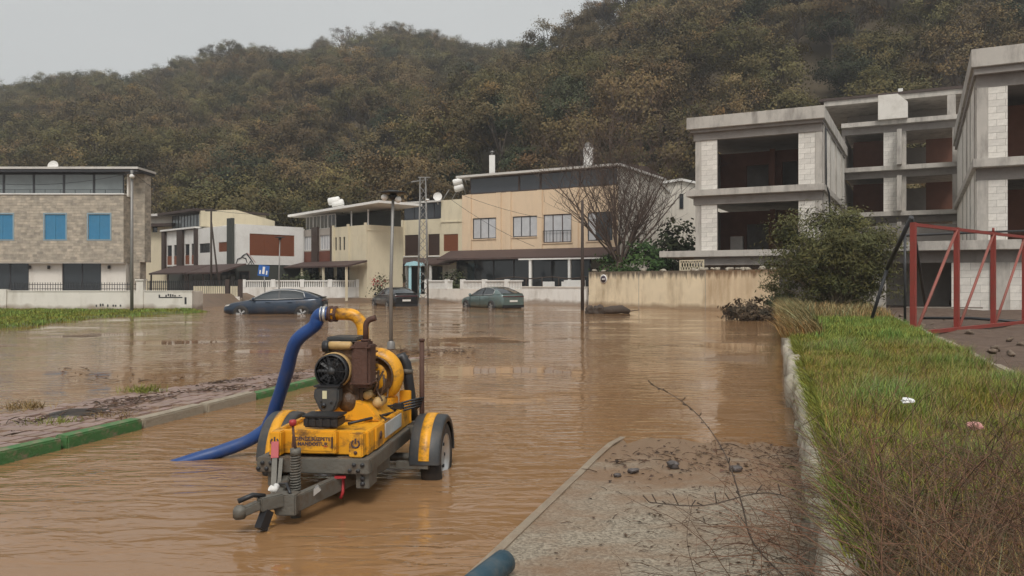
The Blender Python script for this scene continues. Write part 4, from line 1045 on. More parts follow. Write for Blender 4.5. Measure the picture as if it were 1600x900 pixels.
# block G, set back
gd = 15.0; gx0, gx1 = Fw - .3, 13.6
K.gz = [6.25, 9.35, 12.45]
gm_ = (gx0 + gx1) / 2 + .1
for z in K.gz:
    K.box('floor_slab', M_conc, gx0, gx1 + .3, gd - .3, gd + 9, z - .3, z)
    K.box('edge_beam', M_conc_dk, gx0, gx1 + .3, gd + .2, gd + .5, z - .75, z - .303)
K.box('roof_slab', M_brown, gx0 - 1.5, gx1 + .5, gd + .3, gd + 9, 14.25, 14.42)
K.box('roof_beam', M_conc, gx0 - 1.2, gx1 + .3, gd + .4, gd + 8.8, 13.9, 14.247)
for z0, z1 in ((3.0, 5.497), (6.25, 8.597), (9.35, 11.697)):
    K.box('party_wall', M_conc, gm_ - .14, gm_ + .14, gd - .8, gd + 6, z0, z1)
    blocks(K, gm_ - 1.0, gm_ - .15, z0, z1, gd + .25)
    K.box('column', M_conc, gm_ + .145, gm_ + .4, gd + .2, gd + .5, z0, z1)
    K.box('column', M_conc, gx1 - .3, gx1, gd + .2, gd + .5, z0, z1)
    K.box('back_wall', M_mortar, gx0, gx1, gd + 8, gd + 8.2, z0, z1); K.box('brick_partition', M_redbrick, gx0 + .5, gm_ - .9, gd + 3.5, gd + 3.7, z0, z1); K.box('brick_partition', M_redbrick, gm_ + 1.6, gx1 - .1, gd + 4.5, gd + 4.7, z0, z1)  # dark brick partitions put in to deepen the shade of the openings
    K.box('side_wall', M_mortar, gx0 + .01, gx0 + .2, gd + .3, gd + 8, z0, z1)  # side wall added to keep light out of the openings
mb = MB(); mb.prism([(gm_ - 1.3, 12.455), (gm_ + .5, 12.455), (gm_ + .5, 13.5), (gm_ - .1, 14.1), (gm_ - 1.3, 14.1)], gd - .6, gd + .39); K.put(mb, 'roof_gable', M_block)
K.box('column', M_conc, gx1 - .6, gx1 - .1, gd + .42, gd + .8, 12.455, 13.897)
K.box('back_wall', M_mortar, gx0, gx1, gd + 5, gd + 5.2, 12.455, 13.895)
for px in (1383, 1407): x = K.pt(px, 150, gd + 2)[0]; K.box('vent_cowl', M_bwhite, x - .15, x + .15, gd + 2, gd + 2.3, 14.43, 15.0 if px > 1400 else 14.75)
# block H, standing forward
hd = -6.6; hx0, hx1 = 13.5, 22.5
H0, H1, HR = 3.2, 6.55, 10.05
K.box('floor_slab', M_conc, hx0 - 4.4, hx1, hd - .5, hd + 20, H0 - .4, H0, bevel=.02)
K.box('floor_slab', M_conc, hx0 - .15, hx1, hd - .4, hd + 21, H1 - .36, H1, bevel=.02)
K.box('roof_slab', M_conc, hx0 - .2, hx1, hd - .45, hd + 21, HR + .25, HR + 1.0, bevel=.02)
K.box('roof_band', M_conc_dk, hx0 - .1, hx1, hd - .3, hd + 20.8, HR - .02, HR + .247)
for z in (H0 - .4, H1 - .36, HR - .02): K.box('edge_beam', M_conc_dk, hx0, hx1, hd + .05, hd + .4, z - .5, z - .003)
for z0, z1 in ((H0, H1 - .863), (H1, HR - .523)):
    K.box('column', M_conc, hx0 + .02, hx0 + .42, hd + .0, hd + .4, z0, z1)
    blocks(K, hx0 + .424, hx0 + 1.12, z0, z1, hd + .05)
    K.box('column', M_conc, hx1 - 1.2, hx1 - .8, hd + .0, hd + .4, z0, z1)
    K.facade('brick_partition', M_redbrick, hx0 + .3, hx1, z0, z1, [(hx0 + 3, hx0 + 4.2, z0, z1 - .6)], hd + 4.5, .2)
    K.box('concrete_core', M_conc_dk, hx0 + .3, hx1, hd + 7.5, hd + 7.7, z0, z1)
Kh = K.face(hx0 + .02, hd, -90)   # left flank of block H
for z0, z1 in ((H0, H1 - .363), (H1, HR - .023)):
    for d in (-.9, -4.2, -7.6, -12): Kh.box('column', M_conc, d - .45, d, -.04, .3, z0, z1)
    Kh.box('flank_wall', M_block, -20.5, -.42, .0, .25, z0, z1)
    blocks(Kh, -4.19, -1.36, z0, z1, -.018, ll=.95, lh=.4)
blocks(K, hx0 - .9, hx0 + .5, .1, H0 - .903, hd + .1, lh=.3, ll=.7)
blocks(K, hx0 + 1.2, hx0 + 3.4, .1, H0 - .903, hd + .1, lh=.3, ll=.7)
blocks(K, hx0 + 3.7, hx0 + 6.5, .1, H0 - .903, hd + .1, lh=.3, ll=.7)
K.box('column', M_conc, hx0 + .505, hx0 + 1.195, hd + .02, hd + .4, -.2, H0 - .903)
K.box('column', M_conc, hx0 + 3.405, hx0 + 3.695, hd + .02, hd + .4, -.2, H0 - .903)
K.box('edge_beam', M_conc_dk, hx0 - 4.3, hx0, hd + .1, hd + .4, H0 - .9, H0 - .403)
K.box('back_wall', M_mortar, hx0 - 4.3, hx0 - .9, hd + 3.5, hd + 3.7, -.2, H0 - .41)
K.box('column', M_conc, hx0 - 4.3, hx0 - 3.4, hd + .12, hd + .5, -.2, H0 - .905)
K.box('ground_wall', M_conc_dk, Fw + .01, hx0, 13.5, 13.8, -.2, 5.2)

# ------------------------------------------------------------------ pump trailer
TR = thing('pump_trailer', 'yellow diesel water pump on a grey two-wheeled trailer standing in the flood', 'pump trailer', (-1.215, 6.3, 0), R(-6)); TR.scale = (.95, .95, .97)
def tp(mb, name, m, parent=None, bevel=0): return mb.build(name, m, parent or TR, bevel=bevel)
RX, RY = Matrix.Rotation(R(90), 4, 'X'), Matrix.Rotation(R(90), 4, 'Y')
T = Matrix.Translation
# frame
mb = MB()
mb.box(-.405, .405, -1.10, -1.04, .235, .335)
tp(mb, 'cross_beam', M_steel, bevel=.006); tp(MB().box(-.405, .405, .55, .61, .235, .335), 'cross_beam', M_steel)
for sx in (-1, 1): tp(MB().box(sx * .375 - .03, sx * .375 + .03, -1.038, .548, .235, .333), 'side_beam', M_steel, bevel=.005)
tp(MB().box(-.345, .345, -1.03, .54, .30, .326), 'deck_plate', M_steel)
for sx in (-1, 1):
    tp(MB().bar((sx * .36, -.45, .19), (-.03 + sx * .06, -1.490, .14), .06, .105), 'drawbar_arm', M_steel, bevel=.006)
    pl = MB(); pl.box(sx * .32 - .02, sx * .32 + .075, -1.06, -.86, .13, .262)
    gus = tp(pl, 'gusset_plate', M_steel, bevel=.005)
    for k in range(3): tp(MB().lathe([(0, .014), (.016, .014), (.016, 0)], T((sx * .32 + .03, -1.061, .165 + k * .035)) @ RX, n=8), 'bolt', M_iron, gus)
    for k in range(4): tp(MB().lathe([(0, .012), (.014, .012), (.014, 0)], T((sx * .33 + (-.1 + .05 * k) * .6, -1.101, .262 + .04 * (k % 2))) @ RX, n=8), 'bolt', M_iron, gus)
tp(MB().box(-.09, .05, -1.540, -1.420, .07, .20), 'coupling_plate', M_steel, bevel=.008)
cp = MB(); cp.bar((-.05, -1.520, .17), (-.15, -1.64, .165), .075, .085); cp.bar((-.15, -1.640, .165), (-.225, -1.720, .14), .06, .055)
cp.lathe([(0, .04), (.03, .036), (.041, .01), (.041, -.04), (0.02, -.045)], T((-.235, -1.730, .145)), n=12)
cpl = tp(cp, 'coupling_head', M_steel, bevel=.008)
tp(MB().tube([(-.13, -1.600, .21), (-.18, -1.660, .23), (-.25, -1.720, .205)], .016, 6), 'coupling_handle', M_black, cpl)
tp(MB().bar((-.11, -1.600, .12), (-.13, -1.660, .02), .05, .07), 'coupling_jaw', M_black, cpl)
mb = MB(); mb.tube([(-.035, -1.320, -.05), (-.035, -1.320, .16)], .035, 12); mb.tube([(-.035, -1.320, .16), (-.035, -1.320, .42)], .024, 12)
mb.lathe([(0, .45), (.036, .45), (.036, .405), (.0, .405)], T((-.035, -1.320, 0)), n=12)
js = tp(mb, 'jack_stand', M_steel)
pts = [(-.035 + .031 * math.cos(a), -1.320 + .031 * math.sin(a), .17 + .23 * a / (2 * math.pi * 13)) for a in np.linspace(0, 2 * math.pi * 13, 13 * 12)]
tp(MB().tube(pts, .0068, 5), 'coil_spring', M_steel, js)
tp(MB().tube([(-.035, -1.320, .45), (-.06, -1.290, .53), (-.07, -1.280, .60)], .009, 6), 'crank_rod', M_rust, js)
tp(MB().lathe([(0, .633), (.022, .63), (.026, .615), (.02, .592), (0, .588)], T((-.07, -1.280, 0)), n=12), 'crank_knob', M_redtape, js)
tp(MB().bar((.03, -1.360, .12), (.13, -1.320, .20), .05, .035), 'clamp_lever', M_silver, js)
hb = tp(MB().bar((-.20, -1.30, .08), (-.27, -1.10, .35), .035, .05), 'brake_lever', M_steel)
hb2 = tp(MB().bar((-.16, -1.32, .08), (-.22, -1.11, .33), .025, .03), 'brake_link', M_steel)
tp(MB().bar((-.265, -1.115, .33), (-.285, -1.06, .43), .05, .06), 'reflective_tape', M_redtape, hb)
mb = MB(); mb.tube([(.20, -1.04, .215), (.205, -1.055, .1), (.19, -1.06, .06)], .012, 6); mb.bar((.16, -1.10, .213), (.235, -1.08, .213), .04, .012); tp(mb, 'red_strap', M_redtape)
mb = MB(); mb.tube([(-.25, -1.09, .24), (-.22, -1.25, .17), (-.15, -1.310, .21), (-.06, -1.410, .24), (.0, -1.5, .2)], .011, 6); tp(mb, 'brake_cable', M_black)
mb = MB(); mb.tube([(-.12, -1.540, .245), (-.1, -1.520, .225), (-.1, -1.480, .245)], .02, 8); tp(mb, 'white_tie', M_bwhite)
# axle, wheels, fenders
tp(MB().tube([(-.62, 0, .12), (.62, 0, .12)], .035, 10), 'axle', M_steel)
def wheel(sx):
    Mw = T((sx * .66, 0, .125)) @ Matrix.Rotation(R(90) * sx, 4, 'Y')
    w = tp(MB().lathe([(.185, -.075), (.24, -.085), (.275, -.07), (.29, -.04), (.292, 0), (.29, .04), (.275, .07), (.24, .085), (.185, .075)], Mw, n=32), 'tyre', M_rubber)
    r_ = MB().lathe([(.0, .03), (.05, .035), (.06, .05), (.07, .03), (.12, .02), (.15, .045), (.178, .07), (.192, .078), (.192, -.07)], Mw, n=28)
    r_ = tp(r_, 'rim', M_silver, w)
    for k in range(8):
        a = 2 * math.pi * k / 8; tp(MB().lathe([(0, .046), (.014, .046), (.014, .02)], Mw @ T((.125 * math.cos(a), .125 * math.sin(a), 0)), n=8), 'rim_hole', M_black, r_)
def fender(sx):
    Mf = T((sx * .625, 0, .125)) @ RY
    a0, a1 = R(92), R(268)
    def arc(name, prof, m, par=None, aa=a0, ab=a1): return tp(MB().lathe(prof, Mf, n=22, a0=aa, a1=ab), name, m, par)
    f = arc('fender', [(.29, -.125), (.33, -.125), (.345, -.11), (.352, 0), (.345, .11), (.33, .125), (.29, .125), (.295, .112), (.325, .105), (.333, 0), (.325, -.105), (.295, -.112), (.29, -.125)], M_greyplast)
    arc('yellow_stripe', [(.348, -.042), (.3555, -.042), (.357, 0), (.3555, .042), (.348, .042)], M_yellow, f, R(97), R(263))
    tp(MB().bar((sx * .40, -.30, .13), (sx * .66, -.32, .13), .05, .05), 'fender_bracket', M_steel, f)
wheel(1); wheel(-1); fender(1); fender(-1)
# yellow base
mb = MB(); mb.box(-.345, .36, -.96, -.90, .338, .50); mb.box(-.345, -.30, -.898, .40, .338, .50); mb.box(.315, .36, -.898, .40, .338, .50); tp(mb, 'base_frame', M_yellow, bevel=.006)
tank = tp(MB().box(-.30, .315, -.89, .38, .34, .475), 'fuel_tank', M_yellow)
box_ = tp(MB().box(-.185, .145, -1.03, -.962, .355, .515), 'tool_locker', M_yellow, bevel=.008)
tp(MB().box(-.165, .125, -1.036, -1.031, .375, .498), 'locker_door', M_yellow, box_, bevel=.003)
for sx in (-.162, .122): tp(MB().box(sx - .006, sx + .006, -1.044, -1.0365, .40, .475), 'hinge', M_rust, box_)
def lug(xa, xb, nm):
    o = tp(MB().box(xa, xb, -1.05, -.962, .338, .505), nm, M_yellow, bevel=.008)
    xc = (xa + xb) / 2
    ring = MB()
    pts = [(xc + .027 * math.sin(a), -1.0525, .435 + .027 * math.cos(a)) for a in np.linspace(R(38), R(322), 22)]
    ring.tube(pts, .0055, 5); ring.bar((xc, -1.0525, .437), (xc, -1.0525, .470), .009, .006, up=(0, 1, 0))
    tp(ring, 'power_mark', M_signdark, o)
    tp(MB().lathe([(0, .004), (.013, .004), (.013, -.002)], T((xc, -1.051, .372)) @ RX, n=10), 'bolt_hole', M_rust, o)
lug(-.335, -.25, 'lifting_lug'); lug(.245, .345, 'lifting_lug')
def text(body, size, loc, rot, m, parent, name='lettering'):
    cu = bpy.data.curves.new(name, 'FONT'); cu.body = body; cu.size = size; cu.align_x = 'CENTER'; cu.extrude = .0008; cu.offset = .0011; cu.space_character = 1.04
    cu.materials.append(m); tmp = bpy.data.objects.new(name, cu); C.objects.link(tmp)
    me = bpy.data.meshes.new_from_object(tmp.evaluated_get(bpy.context.evaluated_depsgraph_get())); bpy.data.objects.remove(tmp); me.name = name
    o = bpy.data.objects.new(name, me); C.objects.link(o); o.parent = parent; o.location = loc; o.rotation_euler = rot
    return o
text('DENİZ SÜZPETE', .0345, (-.02, -1.0375, .447), (R(90), 0, 0), M_signdark, box_)
text('MANDOSTUR', .0345, (-.02, -1.0375, .412), (R(90), 0, 0), M_signdark, box_)
tp(MB().box(.06, .085, -1.0385, -1.0365, .404, .410), 'lettering_mark', M_redtape, box_)
# right-hand side panel and rear upright
tp(MB().box(.361, .368, -.52, -.02, .375, .48), 'white_side_panel', mat('pale_side_panel', (0.52, 0.54, 0.53), .5, .1, 8, dirt=(.3, .27, .22), dirt_amt=.5, dirt_scale=(6, 6, 6)))
tp(MB().box(.36, .375, -.80, -.58, .345, .50), 'side_panel', M_yellow, bevel=.004)
tp(MB().lathe([(0, .004), (.03, .004), (.03, 0)], T((.376, -.69, .43)) @ RY, n=14), 'warning_sticker', M_rust)
tp(MB().box(.27, .37, .30, .40, .34, .62), 'rear_upright', M_yellow, bevel=.006)
tp(MB().box(-.33, -.27, .30, .40, .34, .60), 'rear_upright', M_yellow, bevel=.006)
# battery box
bb = tp(MB().box(-.155, .105, -.87, -.68, .505, .575), 'battery_box', M_black, bevel=.012)
tp(MB().box(-.165, .115, -.88, -.67, .577, .592), 'battery_lid', M_black, bb, bevel=.005)
for k in range(5): tp(MB().box(-.14 + k * .055, -.115 + k * .055, -.877, -.871, .515, .57), 'battery_rib', M_black, bb)
# engine
mb = MB(); mb.prism([(-.16, .478), (.30, .478), (.20, .60), (.05, .655), (-.06, .60)], -.42, .12); tp(mb, 'engine_cradle', M_yellow, bevel=.008)
eng = tp(MB().box(-.17, .14, -.38, .04, .56, 1.06), 'engine_block', M_engine, bevel=.025)
mb = MB()
for k in range(7): mb.box(-.187, .157, -.36, .02, .70 + k * .045, .715 + k * .045)
tp(mb, 'cooling_fins', M_engine, eng)
tp(MB().lathe([(0, .06), (.07, .055), (.085, .0), (.085, -.06), (0, -.07)], T((.03, -.37, .62)) @ RX, n=20), 'crank_cover', M_engine, eng)
Mf = T((-.075, -.45, .865)) @ RX
fan = tp(MB().lathe([(.118, .045), (.130, .045), (.130, -.02), (.128, -.09), (.10, -.10)], Mf, n=32), 'fan_housing', M_black)
tp(MB().lathe([(.131, -.02), (.138, -.02), (.138, -.12), (.1, -.13)], Mf, n=32), 'fan_shroud', M_tan, fan)
tp(MB().lathe([(0, .0), (.119, .0), (.119, -.01)], Mf, n=28), 'fan_back', M_black, fan)
tp(MB().lathe([(0, .04), (.03, .038), (.034, .0)], Mf, n=16), 'fan_hub', M_greyplast, fan)
for k in range(10):
    a = 2 * math.pi * k / 10; Mb = Mf @ Matrix.Rotation(a, 4, 'Z') @ T((.072, 0, .018)) @ Matrix.Rotation(R(28), 4, 'X')
    tp(MB().box(-.042, .045, -.011, .011, -.002, .002, Mb), 'fan_blade', M_black, fan)
gr = MB()
for r0 in (.05, .075, .1): gr.tube([Mf @ Vector((r0 * math.cos(a), r0 * math.sin(a), .046)) for a in np.linspace(0, 2 * math.pi, 25)], .0022, 4, caps=False)
for k in range(6):
    a = 2 * math.pi * k / 6; gr.tube([Mf @ Vector((.03 * math.cos(a), .03 * math.sin(a), .045)), Mf @ Vector((.122 * math.cos(a), .122 * math.sin(a), .045))], .0025, 4)
tp(gr, 'fan_guard', M_black, fan)
cb = MB(); cb.prism([(-.185, .745), (.005, .745), (.005, .65), (-.03, .575), (-.06, .558), (-.12, .558), (-.15, .585), (-.195, .68)], -.55, -.44); cb = tp(cb, 'control_box', M_greyplast, bevel=.012)
tp(MB().box(-.12, -.085, -.5545, -.5505, .665, .725), 'sticker', mat('pale_sticker', (.6, .56, .36), .5, .05), cb)
for x, z, r_ in ((-.11, .615, .02), (-.05, .64, .009), (-.13, .645, .006)): tp(MB().lathe([(0, .012), (r_, .01), (r_, 0)], T((x, -.5505, z)) @ RX, n=12), 'switch_knob', M_black, cb)
tp(MB().box(-.195, .01, -.548, -.44, .748, .762), 'box_lid', M_black, cb, bevel=.004)
af = tp(MB().lathe([(0, -.11), (.03, -.11), (.031, .09), (.02, .1), (0, .1)], T((-.035, -.40, 1.055)) @ RY, n=18), 'air_filter', M_tan)
tp(MB().lathe([(0, -.135), (.045, -.13), (.048, -.1), (.048, -.085), (.03, -.08)], T((-.035, -.40, 1.045)) @ RY, n=18), 'filter_cap', M_black, af)
tp(MB().box(-.16, .09, -.36, -.06, 1.085, 1.115), 'rocker_cover', M_greyplast, eng, bevel=.01)
mu = tp(MB().box(.075, .225, -.46, -.28, .735, 1.085), 'muffler', M_rust, bevel=.022)
tp(MB().box(.068, .232, -.466, -.275, 1.04, 1.052), 'muffler_seam', M_rust, mu); tp(MB().box(.068, .232, -.466, -.275, .765, .777), 'muffler_seam', M_rust, mu)
ex = [(.165, -.36, 1.08), (.165, -.36, 1.20)] + [(.165 + .06 * (1 - math.cos(a)), -.36, 1.20 + .06 * math.sin(a)) for a in np.linspace(.2, R(82), 7)] + [(.245, -.36, 1.268)]
tp(MB().tube(ex, .0225, 12), 'exhaust_pipe', M_rust)
tp(MB().lathe([(.024, 0), (.04, 0), (.04, .015), (.024, .015)], T((.165, -.36, 1.088)), n=14), 'exhaust_flange', M_rust)
# small lines and pipes on the engine side
mb = MB()
for k in range(9):
    a = Vector((.12 + random.uniform(0, .08), -.28 + random.uniform(-.02, .2), .52 + random.uniform(0, .12))); b2 = a + Vector((random.uniform(-.05, .12), random.uniform(-.05, .15), random.uniform(.08, .25)))
    m_ = (a + b2) / 2 + Vector((random.uniform(.0, .08), -.03, 0)); mb.tube([a, m_, b2], .009, 6)
tp(mb, 'fuel_lines', M_engine)
st = tp(MB().lathe([(0, -.1), (.04, -.1), (.045, .06), (.028, .1), (0, .1)], T((.235, -.22, .60)) @ RX, n=16), 'starter_motor', M_tan)
tp(MB().lathe([(0, -.05), (.032, -.05), (.032, .05), (0, .05)], T((.17, -.30, .665)) @ RX, n=14), 'oil_filter', M_tan)
# volute pump
Mv = T((.10, .20, .76)) @ RX
vol = tp(MB().lathe([(.05, .10), (.10, .105), (.13, .075), (.155, .085), (.20, .07), (.228, .03), (.232, -.01), (.222, -.05), (.19, -.08), (.12, -.095), (.05, -.1)], Mv, n=40), 'pump_volute', M_yellow)
for k in range(10):
    a = 2 * math.pi * k / 10; tp(MB().lathe([(0, .012), (.011, .012), (.011, 0)], Mv @ T((.145 * math.cos(a), .145 * math.sin(a), .078)), n=8), 'bolt', M_rust, vol)
tp(MB().lathe([(.16, .13), (.17, .13), (.17, .10), (.08, .09)], Mv, n=32), 'coupling_ring', M_engine, vol)
tp(MB().box(.02, .26, .10, .30, .476, .58), 'pump_foot', M_yellow, vol, bevel=.01)
# discharge pipe with elbow
el = [(.0, .12, .90), (.0, .12, 1.13)] + [(-.13 + .13 * math.cos(a), .12, 1.13 + .145 * math.sin(a)) for a in np.linspace(.12, R(88), 12)] + [(-.16, .12, 1.276), (-.235, .12, 1.276)]
dp = tp(MB().tube(el, .0505, 20), 'discharge_pipe', M_yellow)
for x, m_, r_ in ((-.238, M_rust, .066), (-.262, M_yellow, .058), (-.282, M_rust, .068), (-.308, M_rust, .058)):
    tp(MB().lathe([(.04, -.01), (r_, -.01), (r_, .01), (.04, .01)], T((x, .12, 1.276)) @ RY, n=20), 'pipe_flange', m_, dp)
for k in range(6): tp(MB().lathe([(0, -.03), (.011, -.03), (.011, .03), (0, .03)], T((-.26, .12 + .058 * math.cos(k * 1.047), 1.276 + .058 * math.sin(k * 1.047))) @ RY, n=8), 'bolt', M_rust, dp)
tp(MB().lathe([(.05, -.012), (.075, -.012), (.075, .012), (.05, .012)], T((0, .12, .93)), n=20), 'pipe_flange', M_yellow, dp)
# suction hose, clip, post, cables
tp(MB().tube([(.19, .34, .80), (.235, .36, .88), (.28, .36, .90), (.315, .36, .84), (.335, .36, .70), (.36, .37, .50), (.375, .38, .36)], .046, 14), 'suction_hose', M_black)
tp(MB().lathe([(.047, -.02), (.054, -.02), (.054, .02), (.047, .02)], T((.322, .36, .78)) @ Matrix.Rotation(R(8), 4, 'Y'), n=16), 'hose_clip', M_steel)
tp(MB().tube([(.50, .16, .20), (.50, .16, 1.06)], .021, 10), 'support_post', M_rust)
tp(MB().lathe([(0, 1.075), (.026, 1.07), (.026, 1.05), (0, 1.05)], T((.50, .16, 0)), n=10), 'post_cap', M_rust)
tp(MB().bar((.37, .16, .32), (.52, .16, .32), .05, .05), 'post_bracket', M_steel)
mb = MB()
for k in range(4):
    z = .50 + .022 * k
    mb.tube([(.20, -.1, .50 + .01 * k), (.30, .05, z - .03), (.42, .12, z), (.49 + .01 * k, .13, z + .02), (.44, .2, z - .02)], .0085, 6)
mb.tube([(.1, -.6, .49), (.22, -.45, .505), (.3, -.2, .50), (.34, .0, .49)], .011, 6); mb.tube([(.16, -.3, .52), (.28, -.34, .51), (.35, -.45, .50), (.35, -.6, .46)], .009, 6)
tp(mb, 'electric_cable', M_black)
tp(MB().box(.28, .36, .02, .10, .50, .545), 'junction_box', M_black, bevel=.006)
# blue discharge hose
tw = Matrix.Translation(TR.location) @ Matrix.Rotation(R(-6), 4, 'Z') @ Matrix.Diagonal((.95, .95, .97, 1))
s0 = tw @ Vector((-.31, .12, 1.276))
hp = [s0, s0 + Vector((-.045, .0, .0)), s0 + Vector((-.085, .01, -.03)), s0 + Vector((-.115, .02, -.10)), W(462, 535, 6.5), W(447, 585, 6.62), W(432, 632, 6.73), W(424, 655, 6.78), W(413, 672, 6.80), W(385, 690, 6.80), W(345, 705, 6.76), W(300, 719, 6.70), Vector((-3.1, 6.6, -.12))]
def cat(pts, k=6):
    pts = [Vector(p) for p in pts]; out = []
    for i in range(len(pts) - 1):
        p0, p1, p2, p3 = pts[max(i - 1, 0)], pts[i], pts[i + 1], pts[min(i + 2, len(pts) - 1)]
        for j in range(k):
            t = j / k; out.append(.5 * ((2 * p1) + (p2 - p0) * t + (2 * p0 - 5 * p1 + 4 * p2 - p3) * t * t + (3 * p1 - p0 - 3 * p2 + p3) * t ** 3))
    return out + [pts[-1]]
hc = cat(hp)
hose = thing('discharge_hose', 'thick blue hose running from the pump elbow down into the water', 'hose', (0, 0, 0))
rr = [.055 + .0015 * math.sin(i * .9) for i in range(len(hc))]
MB().tube(hc, rr, 16).build('hose_tube', M_bluehose, hose)
MB().tube([s0 + Vector((-.012, 0, 0)), s0 + Vector((-.036, 0, 0))], .064, 18).build('hose_clamp', M_silver, hose)
MB().tube([s0 + Vector((-.046, 0, 0)), s0 + Vector((-.056, 0, 0))], .062, 18).build('hose_clamp', M_silver, hose)
# teal pipe end lying on the slab edge
a, b2 = G(790, 876, .11), Vector((-.22, 3.55, .10))
dv = (b2 - a)
tl = thing('teal_hose', 'end of a dusty teal-blue hose lying on the concrete slab edge', 'hose')
MB().tube([a, a + dv * .04, a + dv * .3, b2, b2 + dv * 1.5], [.05, .062, .062, .062, .062], 16).build('hose_tube', M_tealhose, tl)
MB().tube([a + dv * .02, a - dv * .01], .045, 14).build('hose_end', M_black, tl)

# ------------------------------------------------------------------ cars
def carpaint(name, rgb): return mat(name, rgb, 0.28, 0.06, 3, coat=0.5, metal=0.25, dirt=(0.13, 0.09, 0.06), dirt_amt=0.45, dirt_scale=(1.5, 1.5, 3), lo=.5)
def make_car(label, paint, loc, heading, ztop_s=1.0, red_tail=True):
    t = thing('parked_car', label, 'car', loc, heading, 'cars standing in the flood')
    xsn = [2.30, 2.24, 2.1, 1.8, 1.45, 1.05, .6, 0, -.6, -1.2, -1.6, -1.95, -2.18, -2.27, -2.30]
    top = [(2.30, .60), (2.24, .68), (2.1, .75), (1.8, .83), (1.45, .89), (1.05, .95), (.6, .97), (0, .98), (-.6, 1.0), (-1.2, 1.02), (-1.6, 1.05), (-1.95, 1.08), (-2.18, 1.08), (-2.27, 1.0), (-2.30, .85)]
    wd = [(2.30, .50), (2.24, .66), (2.1, .80), (1.8, .885), (1.45, .91), (0, .92), (-1.6, .91), (-1.95, .87), (-2.18, .80), (-2.27, .74), (-2.30, .66)]
    tt = {a: b for a, b in top}
    mb = MB(); mb.smooth = True; ring = []; n = 0
    for x in xsn:
        w = float(np.interp(-x, [-a for a, _ in wd], [b for _, b in wd])); z1 = tt[x]; z0 = .26 if -2.1 < x < 2.1 else .34
        half = [(0, z0), (w * .82, z0), (w * .95, z0 + .07), (w, z0 + .22), (w * .985, z0 + (z1 - z0) * .58), (w * .975, z1 - .10), (w * .91, z1 - .03), (w * .70, z1 + .005), (0, z1 + .025)]
        rg2 = half + [(-a, b) for a, b in half[-2:0:-1]]; n = len(rg2); ring += [(x, a, b) for a, b in rg2]
    fs = [(i * n + j, i * n + (j + 1) % n, (i + 1) * n + (j + 1) % n, (i + 1) * n + j) for i in range(len(xsn) - 1) for j in range(n)]
    mb.add(ring, fs); mb.add(ring[:n], [tuple(range(n))[::-1]], False); mb.add(ring[-n:], [tuple(range(n))], False)
    body = mb.build('body', paint, t)
    # greenhouse
    gx = [1.08, .8, .45, .1, -.3, -.7, -1.05, -1.4, -1.75, -2.08]
    gz = [.965, 1.13, 1.31, 1.42, 1.465, 1.46, 1.425, 1.345, 1.225, 1.09]
    def gw(z): return .80 - .22 * max(0, min(1, (z - .97) / .49))
    def gsec(x, z, e=0.0):
        zb = float(np.interp(-x, [-a for a, _ in top], [b for _, b in top])) - .02; wt = gw(z) + e; wb = .83 + e if z - zb > .08 else .80 + e
        return [(wb, zb), (wt + (wb - wt) * .45, zb + (z - .05 - zb) * .58), (wt, z - .05 + e), (wt - .10, z - .012 + e), (0, z + .008 + e)]
    def gloft(i0, i1, j0, j1, e, name, m, par=t, side=0):
        mb = MB(); mb.smooth = True
        for sgn in ((1, -1) if side == 0 else (side,)):
            rows = [[(gx[i], sgn * a, b) for a, b in gsec(gx[i], gz[i], e)][j0:j1 + 1] for i in range(i0, i1 + 1)]
            k = j1 - j0 + 1; vs = [v for r in rows for v in r]
            q = [(i * k + j, (i + 1) * k + j, (i + 1) * k + j + 1, i * k + j + 1) for i in range(i1 - i0) for j in range(k - 1)]
            mb.add(vs, q if sgn > 0 else [f[::-1] for f in q])
        return mb.build(name, m, par)
    gloft(0, 9, 0, 4, 0, 'window_glass', M_carglass)
    gloft(3, 6, 2, 4, .008, 'roof', paint)
    for sd in (1, -1):
        gloft(7, 9, 0, 3, .007, 'rear_pillar', paint, side=sd)
        mb = MB()
        for (i, w_) in ((4, .035),):
            s_ = [(gx[i], sd * (a + .006), b) for a, b in gsec(gx[i], gz[i])][:3]
            for p, q in zip(s_[:-1], s_[1:]): mb.bar(p, q, .09, .012, up=(0, sd, .4))
        mb.build('door_pillar', M_black, t)
        mb = MB(); pp = [(gx[i], sd * (gsec(gx[i], gz[i])[2][0] + .006), gz[i] - .045) for i in range(1, 8)]
        mb.tube([(1.02, sd * .81, .975)] + pp + [(-1.5, sd * .84, 1.06)], .016, 6); mb.tube([(.95, sd * .842, .968), (0, sd * .842, .985), (-1.45, sd * .85, 1.045)], .013, 6)
        mb.build('window_trim', M_silver, t)
        mi = MB(); mi.lathe([(0, -.05), (.07, -.045), (.09, 0), (.07, .05), (0, .055)], T((.82, sd * .98, 1.0)) @ RY, n=12); mi.bar((.82, sd * .84, .97), (.82, sd * .95, .985), .05, .04); mi.build('wing_mirror', paint, t)
        for x in (.18, -.82): MB().box(x - .11, x + .11, sd * .925 - .012, sd * .925 + .012, .84, .865).build('door_handle', paint, t)
        mb = MB()
        for x in (.95, -.12, -1.12): mb.bar((x, sd * .916, .35), (x - .03, sd * .905, .94), .008, .012, up=(0, 1, 0))
        mb.build('door_gap', M_black, t)
        mb = MB(); mb.add([(2.17, sd * .74, .66), (1.95, sd * .86, .70), (1.88, sd * .875, .76), (2.1, sd * .80, .735)], [(0, 1, 2, 3)] if sd > 0 else [(3, 2, 1, 0)]); mb.v = [(a + .015, b * 1.015, c) for a, b, c in mb.v]
        mb.build('headlight', M_bwhite, t)
